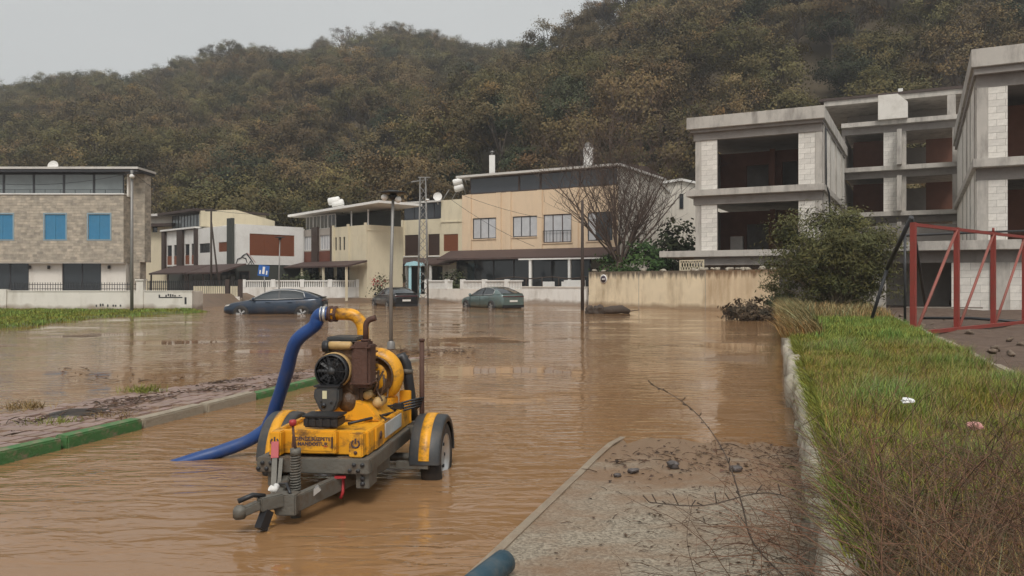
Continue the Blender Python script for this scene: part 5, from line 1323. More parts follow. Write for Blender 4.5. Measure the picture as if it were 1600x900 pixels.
        for x in (1.40, -1.38):
            Mw = T((x, sd * .84, .335)) @ Matrix.Rotation(R(-90) * sd, 4, 'X')
            ar = MB().lathe([(0, .075), (.385, .075), (.385, .02)], Mw, n=28); ar.build('wheel_arch', M_black, t)
            ty = MB().lathe([(.215, .098), (.25, .106), (.31, .10), (.335, .075), (.335, -.09)], Mw, n=28).build('tyre', M_rubber, t)
            rm = MB().lathe([(0, .085), (.21, .08), (.215, .098)], Mw, n=28).build('rim', M_greyplast, ty)
            for k in range(5):
                a = 2 * math.pi * k / 5
                for o_ in (-.13, .13): MB().bar(Mw @ Vector((.03 * math.cos(a + o_), .03 * math.sin(a + o_), .098)), Mw @ Vector((.212 * math.cos(a + o_), .212 * math.sin(a + o_), .096)), .03, .012, up=Mw.to_3x3() @ Vector((0, 0, 1))).build('spoke', M_silver, rm)
    MB().box(-2.315, -2.262, -.70, .70, .915, .955).build('tail_light', mat('tail_lamp', (.10, .012, .012), .25, .1), t)
    MB().box(-2.325, -2.303, -.26, .26, .62, .73).build('number_plate', M_bwhite, t)
    MB().box(-2.318, -2.28, -.72, .72, .30, .46).build('rear_bumper', M_black, t, bevel=.012)
    mb = MB(); mb.add([(-1.95, .60, 1.085), (-1.95, -.60, 1.085), (-2.22, -.66, 1.115), (-2.22, .66, 1.115)], [(0, 1, 2, 3), (3, 2, 1, 0)][:1]); mb.box(-2.25, -1.98, -.66, .66, 1.075, 1.105); mb.build('spoiler', paint, t)
    return t
M_carglass = mat('car_glass', (0.03, 0.036, 0.04), 0.05, 0.05, 1, spec=.8)
p = W(432, CY, 37.5)
make_car('navy blue fastback saloon standing wheel-deep in flood water side on', carpaint('navy_paint', (0.014, 0.028, 0.052)), (p.x, 37.5, -.31), R(183))
p = W(616, CY, 50); make_car('black saloon car with boot towards the street lamp in flood water', carpaint('black_paint', (0.012, 0.013, 0.015)), (p.x, 50, -.31), R(117))
p = W(768, CY, 46.5); make_car('pale grey-green fastback car parked by the terrace wall in flood water', carpaint('green_grey_paint', (0.115, 0.165, 0.155)), (p.x, 46.5, -.27), R(124))

# ------------------------------------------------------------------ poles, lamps, signs, wires
def lamp(px, Y, pyt, r, label, rzz=0):
    p = W(px, pyt, Y); h = p.z + .3
    t = thing('street_lamp', label, 'street lamp', (p.x, Y, -.3))
    MB().tube([(0, 0, 0), (.0, 0, h * .5), (.012 * h, 0, h - .08)], [.045, .038, .032], 12).build('post', M_polegrey, t)
    MB().lathe([(.0, -.3), (.09, -.3), (.09, .15), (.06, .2)], T((0, 0, .28)), n=12).build('base_sleeve', M_polegrey, t)
    MB().lathe([(0, .05), (.12, .045), (.29, .01), (.30, -.01), (.26, -.02), (.1, -.03), (0, -.03)], T((.012 * h, 0, h)), n=24).build('lamp_disc', M_black, t)
    MB().lathe([(.06, -.03), (.1, -.06), (.09, -.13), (.05, -.16), (0, -.16)], T((.012 * h, 0, h)), n=14).build('lamp_neck', M_iron, t)
    return t, h
t, h = lamp(611, 17.7, 301, .3, 'tall grey street lamp with flat disc head and floodlights on the island')
for dx, m_ in ((-.18, M_bwhite), (.13, M_bwhite)):
    MB().lathe([(0, .06), (.06, .05), (.075, 0), (.06, -.05), (0, -.06)], T((.04 + dx, -.06, h - .11 - (0.05 if dx > 0 else 0))) @ RX, n=14).build('floodlight', m_, t)
lamp(436, 46, 371, .3, 'slim grey street lamp with flat disc head behind the navy car')
def pole(px, Y, pyt, r, m, label, name='utility_pole', extra=None, lean=0):
    p = W(px, pyt, Y); h = p.z + .35
    t = thing(name, label, 'pole', (p.x - lean, Y, -.35))
    MB().tube([(0, 0, 0), (lean * .5, 0, h * .5), (lean, 0, h)], [r * 1.15, r, r * .85], 10).build('shaft', m, t)
    return t, h, p
t, h, p = pole(910, 42, 313, .085, M_wood, 'dark wooden pole standing in the water before the yellow wall')
t, h, p = pole(206, 37.5, 266, .07, M_polegrey, 'grey metal pole in front of the stone house garden wall')
mb = MB(); mb.bar((-.25, 0, h - .15), (.25, 0, h - .15), .05, .05); mb.build('cross_arm', M_iron, t)
MB().lathe([(0, .1), (.08, .09), (.1, 0), (.08, -.12), (0, -.14)], T((.05, -.1, h - .3)) @ RX, n=12).build('lamp_head', M_bwhite, t)
t, h, p = pole(330, 54, 325, .07, M_wood, 'thin dark pole with insulators in front of the white-brown house')
MB().tube([(.55, .4, 0), (.0, 0, h - .9)], .06, 8).build('stay', M_wood, t)
mb = MB(); mb.bar((-.4, 0, h - .2), (.4, 0, h - .2), .06, .06); mb.build('cross_arm', M_iron, t)
# lattice mast
p = W(661, 278, 50); hm = p.z + .35
lm = thing('lattice_mast', 'tapering steel lattice power mast standing in the flood by garden wall', 'mast', (p.x, 50, -.35))
wb, wtp = .32, .17
cor = [(-1, -1), (1, -1), (1, 1), (-1, 1)]
for a, b in cor: MB().tube([(a * wb, b * wb, 0), (a * wtp, b * wtp, hm)], .035, 6).build('corner_leg', M_polegrey, lm)
mb = MB(); nn = 16
for i in range(nn):
    for k in range(4):
        (a, b), (c, d) = cor[k], cor[(k + 1) % 4]; u, v = i / nn, (i + 1) / nn; wu, wv = wb + (wtp - wb) * u, wb + (wtp - wb) * v
        if i % 2: mb.bar((a * wu, b * wu, u * hm), (c * wv, d * wv, v * hm), .035, .035)
        else: mb.bar((c * wu, d * wu, u * hm), (a * wv, b * wv, v * hm), .035, .035)
mb.build('lattice_bracing', M_polegrey, lm)
mb = MB(); mb.bar((-.75, 0, hm - .25), (.3, 0, hm - .1), .07, .07); mb.bar((-.3, 0, hm + .02), (.45, 0, hm + .02), .3, .06); mb.build('cross_arm', M_polegrey, lm)
mb = MB().lathe([(0, .12), (.06, .1), (.07, -.1), (0, -.12)], T((.3, -.2, hm - 1.4)) @ RY, n=10); mb.build('insulator', M_bwhite, lm)
# pale cyan gateway
pg = W(648, CY, 60)
gwy = thing('cyan_gateway', 'pale cyan painted garden gateway behind the black car', 'gateway', (pg.x, 60, .2))
for x in (-.35, .35): MB().box(x - .1, x + .1, -.1, .1, 0, 2.5).build('gate_post', M_palecyan, gwy)
MB().prism([(-.75, 2.5), (.75, 2.5), (.6, 2.72), (0, 2.85), (-.6, 2.72)], -.25, .25).build('gate_lintel', M_palecyan, gwy)
# road sign
ps = W(412, 423, 48); sg = thing('road_sign', 'small blue square road sign with white symbol beside slim lamp', 'road sign', (ps.x, 48, -.3), R(0))
zc = ps.z + .3
MB().tube([(.12, .03, 0), (0, .03, zc + .2)], .03, 8).build('post', M_polegrey, sg)
Mr = T((0, 0, zc)) @ Matrix.Rotation(R(7), 4, 'Y')
MB().box(-.33, .33, -.02, 0, -.33, .33, Mr).build('plate', M_signblue, sg)
mb = MB(); mb.box(-.07, .07, -.026, -.0205, -.20, .24, Mr); mb.box(-.24, -.16, -.026, -.0205, -.22, .02, Mr); mb.box(.16, .24, -.026, -.0205, -.22, .02, Mr); mb.build('white_symbol', M_bwhite, sg)
# power lines
def wire(a, b, sag, label):
    a, b = Vector(a), Vector(b)
    pts = [a.lerp(b, i / 12) - Vector((0, 0, sag * 4 * (i / 12) * (1 - i / 12))) for i in range(13)]
    tag(MB().tube(pts, .012, 4).build('power_line', M_iron), label, 'cable', None)
tm = Vector((p.x, 50, p.z))
wire(tm, W(835, 385, 56), .4, 'slack cable from the lattice mast down to the brown canopy')
wire(tm + Vector((.2, 0, -.1)), W(850, 341, 58), .3, 'cable from the lattice mast to the peach house windows')
wire(tm + Vector((-.6, 0, -.2)), W(330, 328, 54), 1.0, 'long overhead cable from the lattice mast to thin dark pole')
wire(W(330, 328, 54), W(206, 268, 37.5), .5, 'overhead cable between the thin dark pole and grey pole')
wire(W(206, 270, 37.5), W(-30, 285, 38), .3, 'overhead cable crossing before the stone house terrace windows')

# terrace furniture
def chair(px, Y, rz, lab):
    q = w3; s_ = Vector((W(px, CY, Y).x, Y, .55)); c = thing('garden_chair', lab, 'chair', s_, rz, 'white chairs on the terrace')
    MB().box(-.24, .24, -.22, .22, .40, .44).build('seat', M_bwhite, c, bevel=.01); MB().box(-.24, .24, .18, .22, .62, .95).build('backrest', M_bwhite, c, bevel=.01)
    for a in (-.21, .21):
        for b in (-.19, .19): MB().box(a - .025, a + .025, b - .025, b + .025, 0, .40 if b < 0 else .62).build('leg', M_bwhite, c)
        MB().box(a - .03, a + .03, -.2, .18, .60, .63).build('armrest', M_bwhite, c)
for px, rz, lb in ((853, .3, 'white plastic garden chair farthest from the bench, facing the street'), (862, 2.9, 'white garden chair turned with its back to the terrace wall'), (881, -.4, 'white garden chair closest to the white bench')): chair(px, 54.0, rz, lb)
sb = W(900, CY, 52.5); bn = thing('garden_bench', 'white panelled garden bench on the terrace by dark pole', 'bench', (sb.x, 52.6, .55), -.4)
MB().box(-.75, .75, -.25, .25, .38, .45).build('seat', M_bwhite, bn); MB().box(-.75, .75, -.30, -.255, .05, 1.05).build('backrest', M_bwhite, bn, bevel=.02)
for x in (-.68, .68): MB().box(x - .05, x + .05, -.2, .25, 0, .38).build('leg', M_bwhite, bn)

# red steel frame and black frame on the plot
q0, q1 = G(1427, 522, .4), G(1552, 509, .4)
dv = Vector((q1.x - q0.x, q1.y - q0.y, 0)); step = dv / 2; rzr = math.atan2(dv.y, dv.x); sl2 = step.length
rf = thing('braced_post_structure', 'red-painted steel frame of braced posts on the bare building plot', 'frame', (q0.x, q0.y, .38), rzr)
hh = 2.36
for i in range(4):
    MB().box(i * sl2 - .05, i * sl2 + .05, -.05, .05, 0, hh).build('post', M_redpaint, rf)
    if i < 3: MB().tube([(i * sl2 + .08, -.02, .06), ((i + 1) * sl2 - .05, -.02, hh - .06)], .033, 8).build('diagonal_brace', mat('faded_red_paint', (.27, .075, .055), .6, .15, 4, dirt=(.2, .1, .07), dirt_amt=.6, dirt_scale=(3, 3, 3)), rf)
MB().box(.062, 3 * sl2, -.035, .035, hh - .08, hh - .01).build('top_rail', M_redpaint, rf); MB().box(.062, 3 * sl2 + .3, -.16, -.08, .01, .09).build('base_rail', M_redpaint, rf)
MB().tube([(2 * sl2, 0, hh), (2 * sl2, 0, hh + .1)], .03, 8).build('pipe_stub', M_redpaint, rf)
bf = thing('climbing_structure', 'black steel A-frame standing behind the red braced frame', 'frame', (0, 0, .38))
Yb = 20.0
def bp(px, py, Y): v = W(px, py, Y); return Vector((v.x, v.y, v.z - .38))
MB().tube([bp(1424, 339, 19), bp(1386, 420, 20.5)], .055, 8).build('brace', M_iron, bf)
MB().tube([bp(1425, 341, 19), bp(1446, 478, 22)], .04, 8).build('brace', M_iron, bf)
MB().tube([bp(1414, 366, 20.5), Vector((bp(1414, 366, 20.5).x, 20.5, 0))], .035, 8).build('post', M_iron, bf)
MB().tube([bp(1386, 420, 20.5), Vector((bp(1386, 420, 20.5).x - .3, 20.8, 0))], .045, 8).build('post', M_iron, bf)
MB().tube([bp(1414, 368, 20.5), bp(1530, 363, 24.5), bp(1625, 360, 26)], .035, 8).build('top_rail', M_iron, bf)
MB().tube([bp(1620, 360, 26), Vector((bp(1620, 360, 26).x, 26, 0))], .035, 8).build('post', M_iron, bf)
a, b2 = G(1415, 480, .55), G(1535, 481, .55)
tag(MB().bar(a, b2, .12, .05).build('timber_plank', mat('grey_plank', (.2, .17, .14), .9, .2, 4)), 'grey timber plank lying on the rubble behind the red frame', 'plank')
a, b2 = G(1440, 497, .42), G(1600, 503, .42)
tag(MB().tube([a, a.lerp(b2, .5) + Vector((0, 0, .05)), b2], .04, 8).build('black_pipe', M_black), 'long black pipe lying along the ground behind the red frame', 'pipe')

# ------------------------------------------------------------------ vegetation
def unit(v): return v / np.maximum(np.linalg.norm(v, axis=-1, keepdims=True), 1e-6)
def leaf_quads(cen, size, asp=1.0, up=0.4, out=None, r=rng):
    """cen (n,3), size (n,) -> (4n,3) quads of random tilt"""
    n = len(cen)
    nrm = r.normal(size=(n, 3)); nrm[:, 2] += up * 2
    if out is not None: nrm += out * 1.9
    nrm = unit(nrm); a = unit(np.cross(nrm, r.normal(size=(n, 3)))); b = np.cross(nrm, a)
    s = size[:, None]
    a = a * s * .5; b = b * s * .5 / asp
    k = r.uniform(.55, 1.0, (n, 1))
    q = np.stack([cen - a - b * .3, cen - b * k + a * .2, cen + a + b * .2, cen + b - a * .1], 1)
    return q.reshape(-1, 3)
def crown_data(seed, H, Rr, n_cl, n_leaf, leaf, low=.28, clump=.7, asp=1.0, full=False, lv=.16):
    r = np.random.default_rng(seed)
    d = unit(r.normal(size=(n_cl, 3))); d[:, 2] = d[:, 2] if full else np.abs(d[:, 2]) * 1.1 - .38; d = unit(d)
    rad = r.uniform(.6 if not full else .45, 1.0, (n_cl, 1)) ** .6 * (1 + .22 * np.sin(3 * np.arctan2(d[:, 1:2], d[:, 0:1]) + seed) + r.normal(0, .07, (n_cl, 1)))
    c = d * rad * np.array([[Rr, Rr, H * (1 - low) * .52]]); c[:, 2] += H * (low + (1 - low) * .48)
    idx = r.integers(0, n_cl, n_leaf)
    sg = clump * r.uniform(.6, 1.25, (n_cl, 1))[idx]
    p = c[idx] + r.normal(size=(n_leaf, 3)) * sg * np.array([[1, 1, .6]])
    tc = r.uniform(.7, 1.25, (n_cl, 1)); hue = r.normal(0, .05, (n_cl, 1))
    t = tc[idx] * r.uniform(1 - lv, 1 + lv * 1.2, (n_leaf, 1))
    hh_ = hue[idx] + r.normal(0, .025, (n_leaf, 1))
    tint = np.concatenate([t * (1 + hh_), t * (1 - .15 * hh_), t * (1 - hh_)], 1)
    q = leaf_quads(p, leaf * r.uniform(.6, 1.35, n_leaf), asp, .35, unit(p - np.array([[0, 0, H * .55]])), r)
    return c, q, np.clip(tint, .1, 2.5)
def limb_mesh(seed, H, Rr, targets, r0, lean=.0, name='trunk', m=M_bark, fork=.34, nlimb=14):
    rr_ = random.Random(seed); mb = MB()
    t0 = Vector((rr_.uniform(-.1, .1) * H * lean, rr_.uniform(-.1, .1) * H * lean, 0))
    f = Vector((rr_.uniform(-.06, .06) * H, rr_.uniform(-.06, .06) * H, H * fork))
    mb.tube([(0, 0, -.5), f * .5 + Vector((rr_.uniform(-.1, .1), rr_.uniform(-.1, .1), 0)), f], [r0 * 1.25, r0, r0 * .8], 7)
    idx = list(range(len(targets))); rr_.shuffle(idx)
    for i in idx[:nlimb]:
        c = Vector(targets[i]); mid = f.lerp(c, .5) + Vector((rr_.uniform(-.3, .3), rr_.uniform(-.3, .3), rr_.uniform(.0, .5)))
        mb.tube([f - Vector((0, 0, .2)), mid, c], [r0 * .5, r0 * .28, r0 * .08], 5, caps=False)
        for k in range(2):
            e = c + Vector((rr_.uniform(-1, 1), rr_.uniform(-1, 1), rr_.uniform(-.2, .9))) * Rr * .3
            mb.tube([mid, mid.lerp(e, .55) + Vector((0, 0, .15)), e], [r0 * .24, r0 * .17, r0 * .06], 4, caps=False)
    return mb
kinds = []
src = bpy.data.collections.new('tree_kinds')
LAB = ['brown-leaved autumn oak on the wooded hillside', 'olive-brown oak on the wooded hillside', 'dark evergreen tree among the autumn oaks on the hillside', 'thin half-bare oak showing its limbs on the hillside']
for v in range(9):
    H = [8.8, 7.8, 9.4, 8.2, 9.0, 7.6, 7.8, 8.6, 9.2][v]; Rr = [3.9, 3.4, 3.7, 4.1, 3.6, 3.5, 2.9, 3.4, 3.5][v]
    kd = [0, 0, 1, 1, 0, 1, 2, 3, 3][v]
    c, q, tn = crown_data(100 + v, H, Rr, 34, [6500, 6000, 6500, 6500, 6500, 6000, 6000, 2600, 2900][v], [.21, .20, .21, .20, .22, .20, .20, .19, .19][v], clump=.58 if kd != 3 else .5)
    me_c = np_mesh('crown', q, 4, [M_leaf_brown, M_leaf_olive, M_leaf_green, M_leaf_brown][kd], tn)
    mbt = limb_mesh(100 + v, H, Rr, c, .17, nlimb=16 if kd == 3 else 10)
    me_t = bpy.data.meshes.new('trunk'); me_t.from_pydata(mbt.v, [], mbt.f); me_t.materials.append(M_bark)
    # joined copy for the far wood
    bm = bmesh.new(); bm.from_mesh(me_c); nf = len(bm.faces); bm.from_mesh(me_t); bm.faces.ensure_lookup_table()
    for f in bm.faces[nf:]: f.material_index = 1
    bm.verts.ensure_lookup_table()
    me_j = bpy.data.meshes.new('wood_tree'); bm.to_mesh(me_j); bm.free(); me_j.materials.append([M_leaf_brown, M_leaf_olive, M_leaf_green, M_leaf_brown][kd]); me_j.materials.append(M_bark)
    oj = bpy.data.objects.new('wood_tree', me_j); src.objects.link(oj); oj.name = 'kind_%02d' % v
    kinds.append((kd, me_c, me_t))
rt = random.Random(5)
spots = []
y = 76.0
while y < 292:
    sp_ = 5.8 if y < 130 else 6.0 + (y - 130) * .012
    x = -.80 * y
    while x < .80 * y:
        xx, yy = x + rt.uniform(-.45, .45) * sp_, y + rt.uniform(-.45, .45) * sp_
        if hill(xx, yy) > .6: spots.append((xx, yy))
        x += sp_
    y += sp_ * .9
mask = [(-100, 262), (234, 262), (236, 330), (460, 330), (462, 322), (628, 322), (630, 312), (720, 312), (722, 268), (965, 248), (1048, 270), (1078, 285), (1080, 185), (1280, 168), (1300, 150), (1500, 150), (1510, 95), (1700, 80)]
cand = []
far_pts = []
ridge = {}
for (x, y) in spots:
    z = gh(x, y); px = CX + F * x / y; pyt = CY - F * (z + 8 - EYE) / y
    cand.append((x, y, z, px, pyt))
cand.sort(key=lambda c: c[1])
best = {}
inst = []
for c in cand:
    x, y, z, px, pyt = c
    k = int(px // 14)
    vis = -30 < px < 1630 and pyt < interp(px, mask) - 14 and pyt > -60 and pyt < best.get(k, 999) - 3
    for kk in range(k - 1, k + 2): best[kk] = min(best.get(kk, 999), pyt)
    if vis and len(inst) < 296: inst.append(c)
    else: far_pts.append(c)
protos = {}
def pick(x, y):
    g = math.sin(x * .09 + 1.3) * math.sin(y * .11 + .4) + rt.uniform(-.5, .5)
    r_ = rt.random(); g += min(.9, max(0, (y - 165) / 90))
    if r_ < .07 or (g < -.75 and r_ < .6): return 6
    if r_ < .24: return rt.choice((7, 8))
    return rt.choice((2, 3, 5)) if g > .05 else rt.choice((0, 1, 4))
for (x, y, z, px, pyt) in inst:
    v = pick(x, y); kd, me_c, me_t = kinds[v]
    t = thing('oak_tree' if kd != 2 else 'evergreen_tree', LAB[kd], 'tree', (x, y, z - .1), rt.uniform(0, 6.28), 'trees on the wooded hillside')
    s_ = rt.uniform(.78, 1.35); t.scale = (s_ * rt.uniform(.9, 1.1), s_, s_ * rt.uniform(.9, 1.15))
    link('crown', me_c, t); link('trunk', me_t, t)
fp = np.array([(c[0], c[1], c[2] - .1) for c in far_pts], np.float32)
fm = bpy.data.meshes.new('hillside_wood'); fm.vertices.add(len(fp)); fm.vertices.foreach_set('co', fp.ravel())
a1 = fm.attributes.new('vi', 'INT', 'POINT'); a1.data.foreach_set('value', np.array([pick(c[0], c[1]) for c in far_pts], np.int32))
a2 = fm.attributes.new('rz', 'FLOAT_VECTOR', 'POINT'); rv = np.zeros((len(fp), 3), np.float32); rv[:, 2] = rng.uniform(0, 6.28, len(fp)); a2.data.foreach_set('vector', rv.ravel())
a3 = fm.attributes.new('sc', 'FLOAT', 'POINT'); a3.data.foreach_set('value', rng.uniform(.8, 1.25, len(fp)).astype(np.float32))
fo = tag(link('hillside_wood', fm), 'mass of autumn oak wood covering the farther hillside', kind='stuff')
ng = bpy.data.node_groups.new('scatter_wood', 'GeometryNodeTree')
ng.interface.new_socket('Geometry', in_out='INPUT', socket_type='NodeSocketGeometry'); ng.interface.new_socket('Geometry', in_out='OUTPUT', socket_type='NodeSocketGeometry')
gi, go = ng.nodes.new('NodeGroupInput'), ng.nodes.new('NodeGroupOutput')
ip = ng.nodes.new('GeometryNodeInstanceOnPoints'); ci = ng.nodes.new('GeometryNodeCollectionInfo')
ci.inputs['Collection'].default_value = src; ci.inputs['Separate Children'].default_value = True; ci.inputs['Reset Children'].default_value = True
def na(nm, ty):
    n_ = ng.nodes.new('GeometryNodeInputNamedAttribute'); n_.data_type = ty; n_.inputs['Name'].default_value = nm
    return [o for o in n_.outputs if o.enabled and o.name == 'Attribute'][0]
ip.inputs['Pick Instance'].default_value = True
ng.links.new(gi.outputs[0], ip.inputs['Points']); ng.links.new(ci.outputs[0], ip.inputs['Instance']); ng.links.new(na('vi', 'INT'), ip.inputs['Instance Index'])
e2r = ng.nodes.new('FunctionNodeEulerToRotation'); ng.links.new(na('rz', 'FLOAT_VECTOR'), e2r.inputs[0]); ng.links.new(e2r.outputs[0], ip.inputs['Rotation']); ng.links.new(na('sc', 'FLOAT'), ip.inputs['Scale'])
ng.links.new(ip.outputs[0], go.inputs[0])
md = fo.modifiers.new('scatter', 'NODES'); md.node_group = ng

# bare multi-stemmed tree in front of the peach house
def bare_tree(loc, H, label):
    t = thing('bare_tree', label, 'tree', loc); r = random.Random(3); tr = MB(); br = MB()
    def grow(mb, p, d, L, rad, depth):
        n = 5; pts = [p]; rs = [rad]
        for i in range(n):
            d = (d + Vector((r.uniform(-.16, .16), r.uniform(-.16, .16), r.uniform(-.02, .08)))).normalized(); p = p + d * L / n; pts.append(p); rs.append(rad * (1 - .6 * (i + 1) / n))
        mb.tube(pts, rs, 6 if depth < 2 else 4, caps=False)
        if depth >= 4: return
        for k in range([0, 6, 5, 4][depth]):
            i = r.randint(1, n); ax = Vector((r.uniform(-1, 1), r.uniform(-1, 1), r.uniform(-.1, .7))).normalized()
            grow(br, pts[i], (d * .8 + ax * .95).normalized(), L * r.uniform(.42, .68), max(.011, rs[i] * .66), depth + 1)
    tr.tube([(0, 0, -.3), (.05, 0, 1.2), (.02, 0, 2.3)], [.26, .22, .24], 10)
    for k in range(17):
        a = 2 * math.pi * k / 17 + r.uniform(-.2, .2); sp = r.uniform(.12, .85)
        grow(br, Vector((.02 + .1 * math.cos(a), .1 * math.sin(a), 2.15)), Vector((math.cos(a) * sp, math.sin(a) * sp, 1)).normalized(), H * r.uniform(.42, .64), .07, 1)
    tr.build('trunk', M_greybark, t); br.build('branches', M_greybark, t)
    return t
pt_ = W(968, CY, 50.5)
bare_tree((pt_.x, 50.5, .45), 11.6, 'leafless many-stemmed tree in front of the peach house')

def shrub(name, label, loc, H, Rr, n, leaf, m, seed, asp=1.0, stems=10, ncl=40, clump=.25, low=.05, stemm=None, cat_='shrub', group=None):
    t = thing(name, label, cat_, loc, 0, group)
    c, q, tn = crown_data(seed, H, Rr, ncl, n, leaf, low, clump, asp, True, .25)
    link('foliage', np_mesh('foliage', q, 4, m, tn), t)
    mb = MB(); r = random.Random(seed)
    for i in range(stems):
        e = Vector(c[r.randrange(len(c))]); b = Vector((r.uniform(-.3, .3) * Rr * .5, r.uniform(-.3, .3) * Rr * .5, -.1)); mb.tube([b, b.lerp(e, .5) + Vector((r.uniform(-.1, .1), r.uniform(-.1, .1), .15)), e], [.035, .024, .008], 5, caps=False)
    mb.build('stems', stemm or M_greybark, t)
    return t
po = G(1318, 484, .4)
shrub('oleander_bush', 'large round oleander bush with pale stems at the end of the grassy verge', (po.x, po.y + 1.0, .35), 4.1, 2.25, 36000, .18, M_leaf_oleander, 11, asp=3.8, stems=110, ncl=210, clump=.30, low=.0, stemm=mat('pale_stem', (.30, .235, .15), .9, .2, 3))
ph = W(995, CY, 50.8)
shrub('green_hedge', 'bright green rounded bush rising above the yellow wall', (ph.x, 50.6, .5), 3.5, 2.2, 6500, .17, M_leaf_hedge, 12, ncl=70, clump=.3)
pk = W(1056, CY, 54)
shrub('dark_shrub', 'dark straggly shrub between the bare tree and the concrete shell', (pk.x, 54, .5), 5.3, 1.7, 2600, .24, M_leaf_green, 13, ncl=50, clump=.35, stems=24)
for (px, Y, h_, r_, m_, lb, sd_) in ((588, 60.5, 2.4, .9, M_leaf_oleander, 'yellowish garden shrub beside the cream terrace house wall', 21), (612, 61, 2.0, 1.0, M_leaf_green, 'dark garden shrub beside the cyan gateway', 22), (710, 59.5, 1.9, .7, M_leaf_green, 'dark green bush behind the picket-topped wall', 23), (470, 60, 1.9, 1.6, M_leaf_green, 'low dark shrub under the awning behind the balustrade', 24), (500, 61, 1.7, 1.3, M_leaf_green, 'squat dark shrub beside the balustrade piers', 25)):
    p = W(px, CY, Y); shrub('garden_shrub', lb, (p.x, Y, .3), h_, r_, 1100, .17, m_, sd_, ncl=30)
p = W(595, CY, 53.5); t = shrub('red_flower_shrub', 'small shrub with crimson flowers beside the black car', (p.x, 53.5, .0), 1.9, .5, 420, .12, M_leaf_green, 26, ncl=14)
c, q, tn = crown_data(27, 1.95, .5, 6, 90, .13, .5, .16); link('flowers', np_mesh('flowers', q, 4, M_redtape), t)

# grass and dry growth on the verge
def blades(n, yr, zfun, xl, xr, hr, wr, lean, m, name, label, tr=(.55, 1.4), parent=None, power=1.0, hue=.12):
    y = yr[0] + (yr[1] - yr[0]) * rng.uniform(0, 1, n) ** power
    t = rng.uniform(0, 1, n); x = np.array([xl(a) for a in y]) * (1 - t) + np.array([xr(a) for a in y]) * t
    z = np.array([zfun(a, b) for a, b in zip(x, y)]) - .01
    pat = np.clip(np.sin(x * 2.3 + 1.6 * np.sin(y * 1.3)) * np.sin(y * 1.4 + x * 1.3) * .35 + np.sin(x * 7.1 + 2 * np.sin(y * 3.7)) * np.sin(y * 5.3 + x * 2) * .3 + .5, 0, 1)
    h = rng.uniform(*hr, n) * (.35 + .95 * pat); w = rng.uniform(*wr, n)
    a = rng.uniform(0, 6.28, n); ln = rng.uniform(.1, 1.0, n) * h
    dx = np.cos(a) * ln * .7 + lean[0] * h; dy = np.sin(a) * ln * .7 + lean[1] * h
    ca, sa = np.cos(a + 1.4), np.sin(a + 1.4)
    b0 = np.stack([x - ca * w, y - sa * w, z], 1); b1 = np.stack([x + ca * w, y + sa * w, z], 1)
    m0 = np.stack([x + dx * .38 - ca * w * .8, y + dy * .38 - sa * w * .8, z + h * .58], 1); m1 = np.stack([x + dx * .38 + ca * w * .8, y + dy * .38 + sa * w * .8, z + h * .58], 1)
    t0 = np.stack([x + dx - ca * w * .1, y + dy - sa * w * .1, z + h * .88], 1); t1 = np.stack([x + dx + ca * w * .1, y + dy + sa * w * .1, z + h * .88], 1)
    q = np.stack([b0, b1, m1, m0, m0, m1, t1, t0], 1).reshape(-1, 3)
    ti = rng.uniform(*tr, (n, 1)) * (.8 + .4 * pat[:, None]); hu = rng.normal(0, hue, (n, 1)) + (.5 - pat[:, None]) * .55
    tint = np.clip(np.concatenate([ti * (1 + hu), ti, ti * (1 - hu * .5)], 1), .05, 3)
    return tag(link(name, np_mesh(name, q, 4, m, np.repeat(tint, 2, axis=0))), label, kind='stuff')
vzf = verge_z
lx = lambda y: wallX(y) + .13
rx = lambda y: kerbX(y) - .10
blades(120000, (3.7, 12), vzf, lx, rx, (.05, .22), (.0016, .0036), (.14, .02), M_grass, 'grass', 'long green grass leaning over the raised verge', power=.9)
blades(60000, (11, 27), vzf, lx, rx, (.08, .22), (.004, .008), (.14, .02), M_grass, 'grass', 'green grass on the far stretch of verge')
blades(26000, (2.2, 13), vzf, lx, rx, (.10, .28), (.0011, .0024), (.2, .0), M_drygrass, 'dry_grass', 'dry straw blades mixed through the verge grass')
blades(9000, (15, 37), vzf, lambda y: wallX(y) - .15, lambda y: wallX(y) + .7, (.2, .55), (.006, .012), (-.45, -.1), M_drygrass, 'dry_grass', 'dry straw-coloured grass hanging over the far wall end')
blades(9000, (22, 37), vzf, lx, rx, (.2, .5), (.006, .012), (.1, .0), M_drygrass, 'dry_grass', 'dry straw grass around the oleander bush foot')
blades(45000, (22, 39.8), lambda x, y: lawn_z(x, y), lambda y: lawn_edge(y) - 11, lambda y: lawn_edge(y) - .1, (.05, .14), (.008, .02), (.1, 0), M_grass, 'lawn_grass', 'short grass of the lawn strip before white garden wall', hue=.08)
blades(9000, (3.0, 24), lambda x, y: .37, lambda y: wallX(y) + .06, lambda y: wallX(y) + .2, (.12, .3), (.002, .0045), (-.5, -.1), M_grass, 'grass', 'grass fringe hanging over the retaining wall edge')
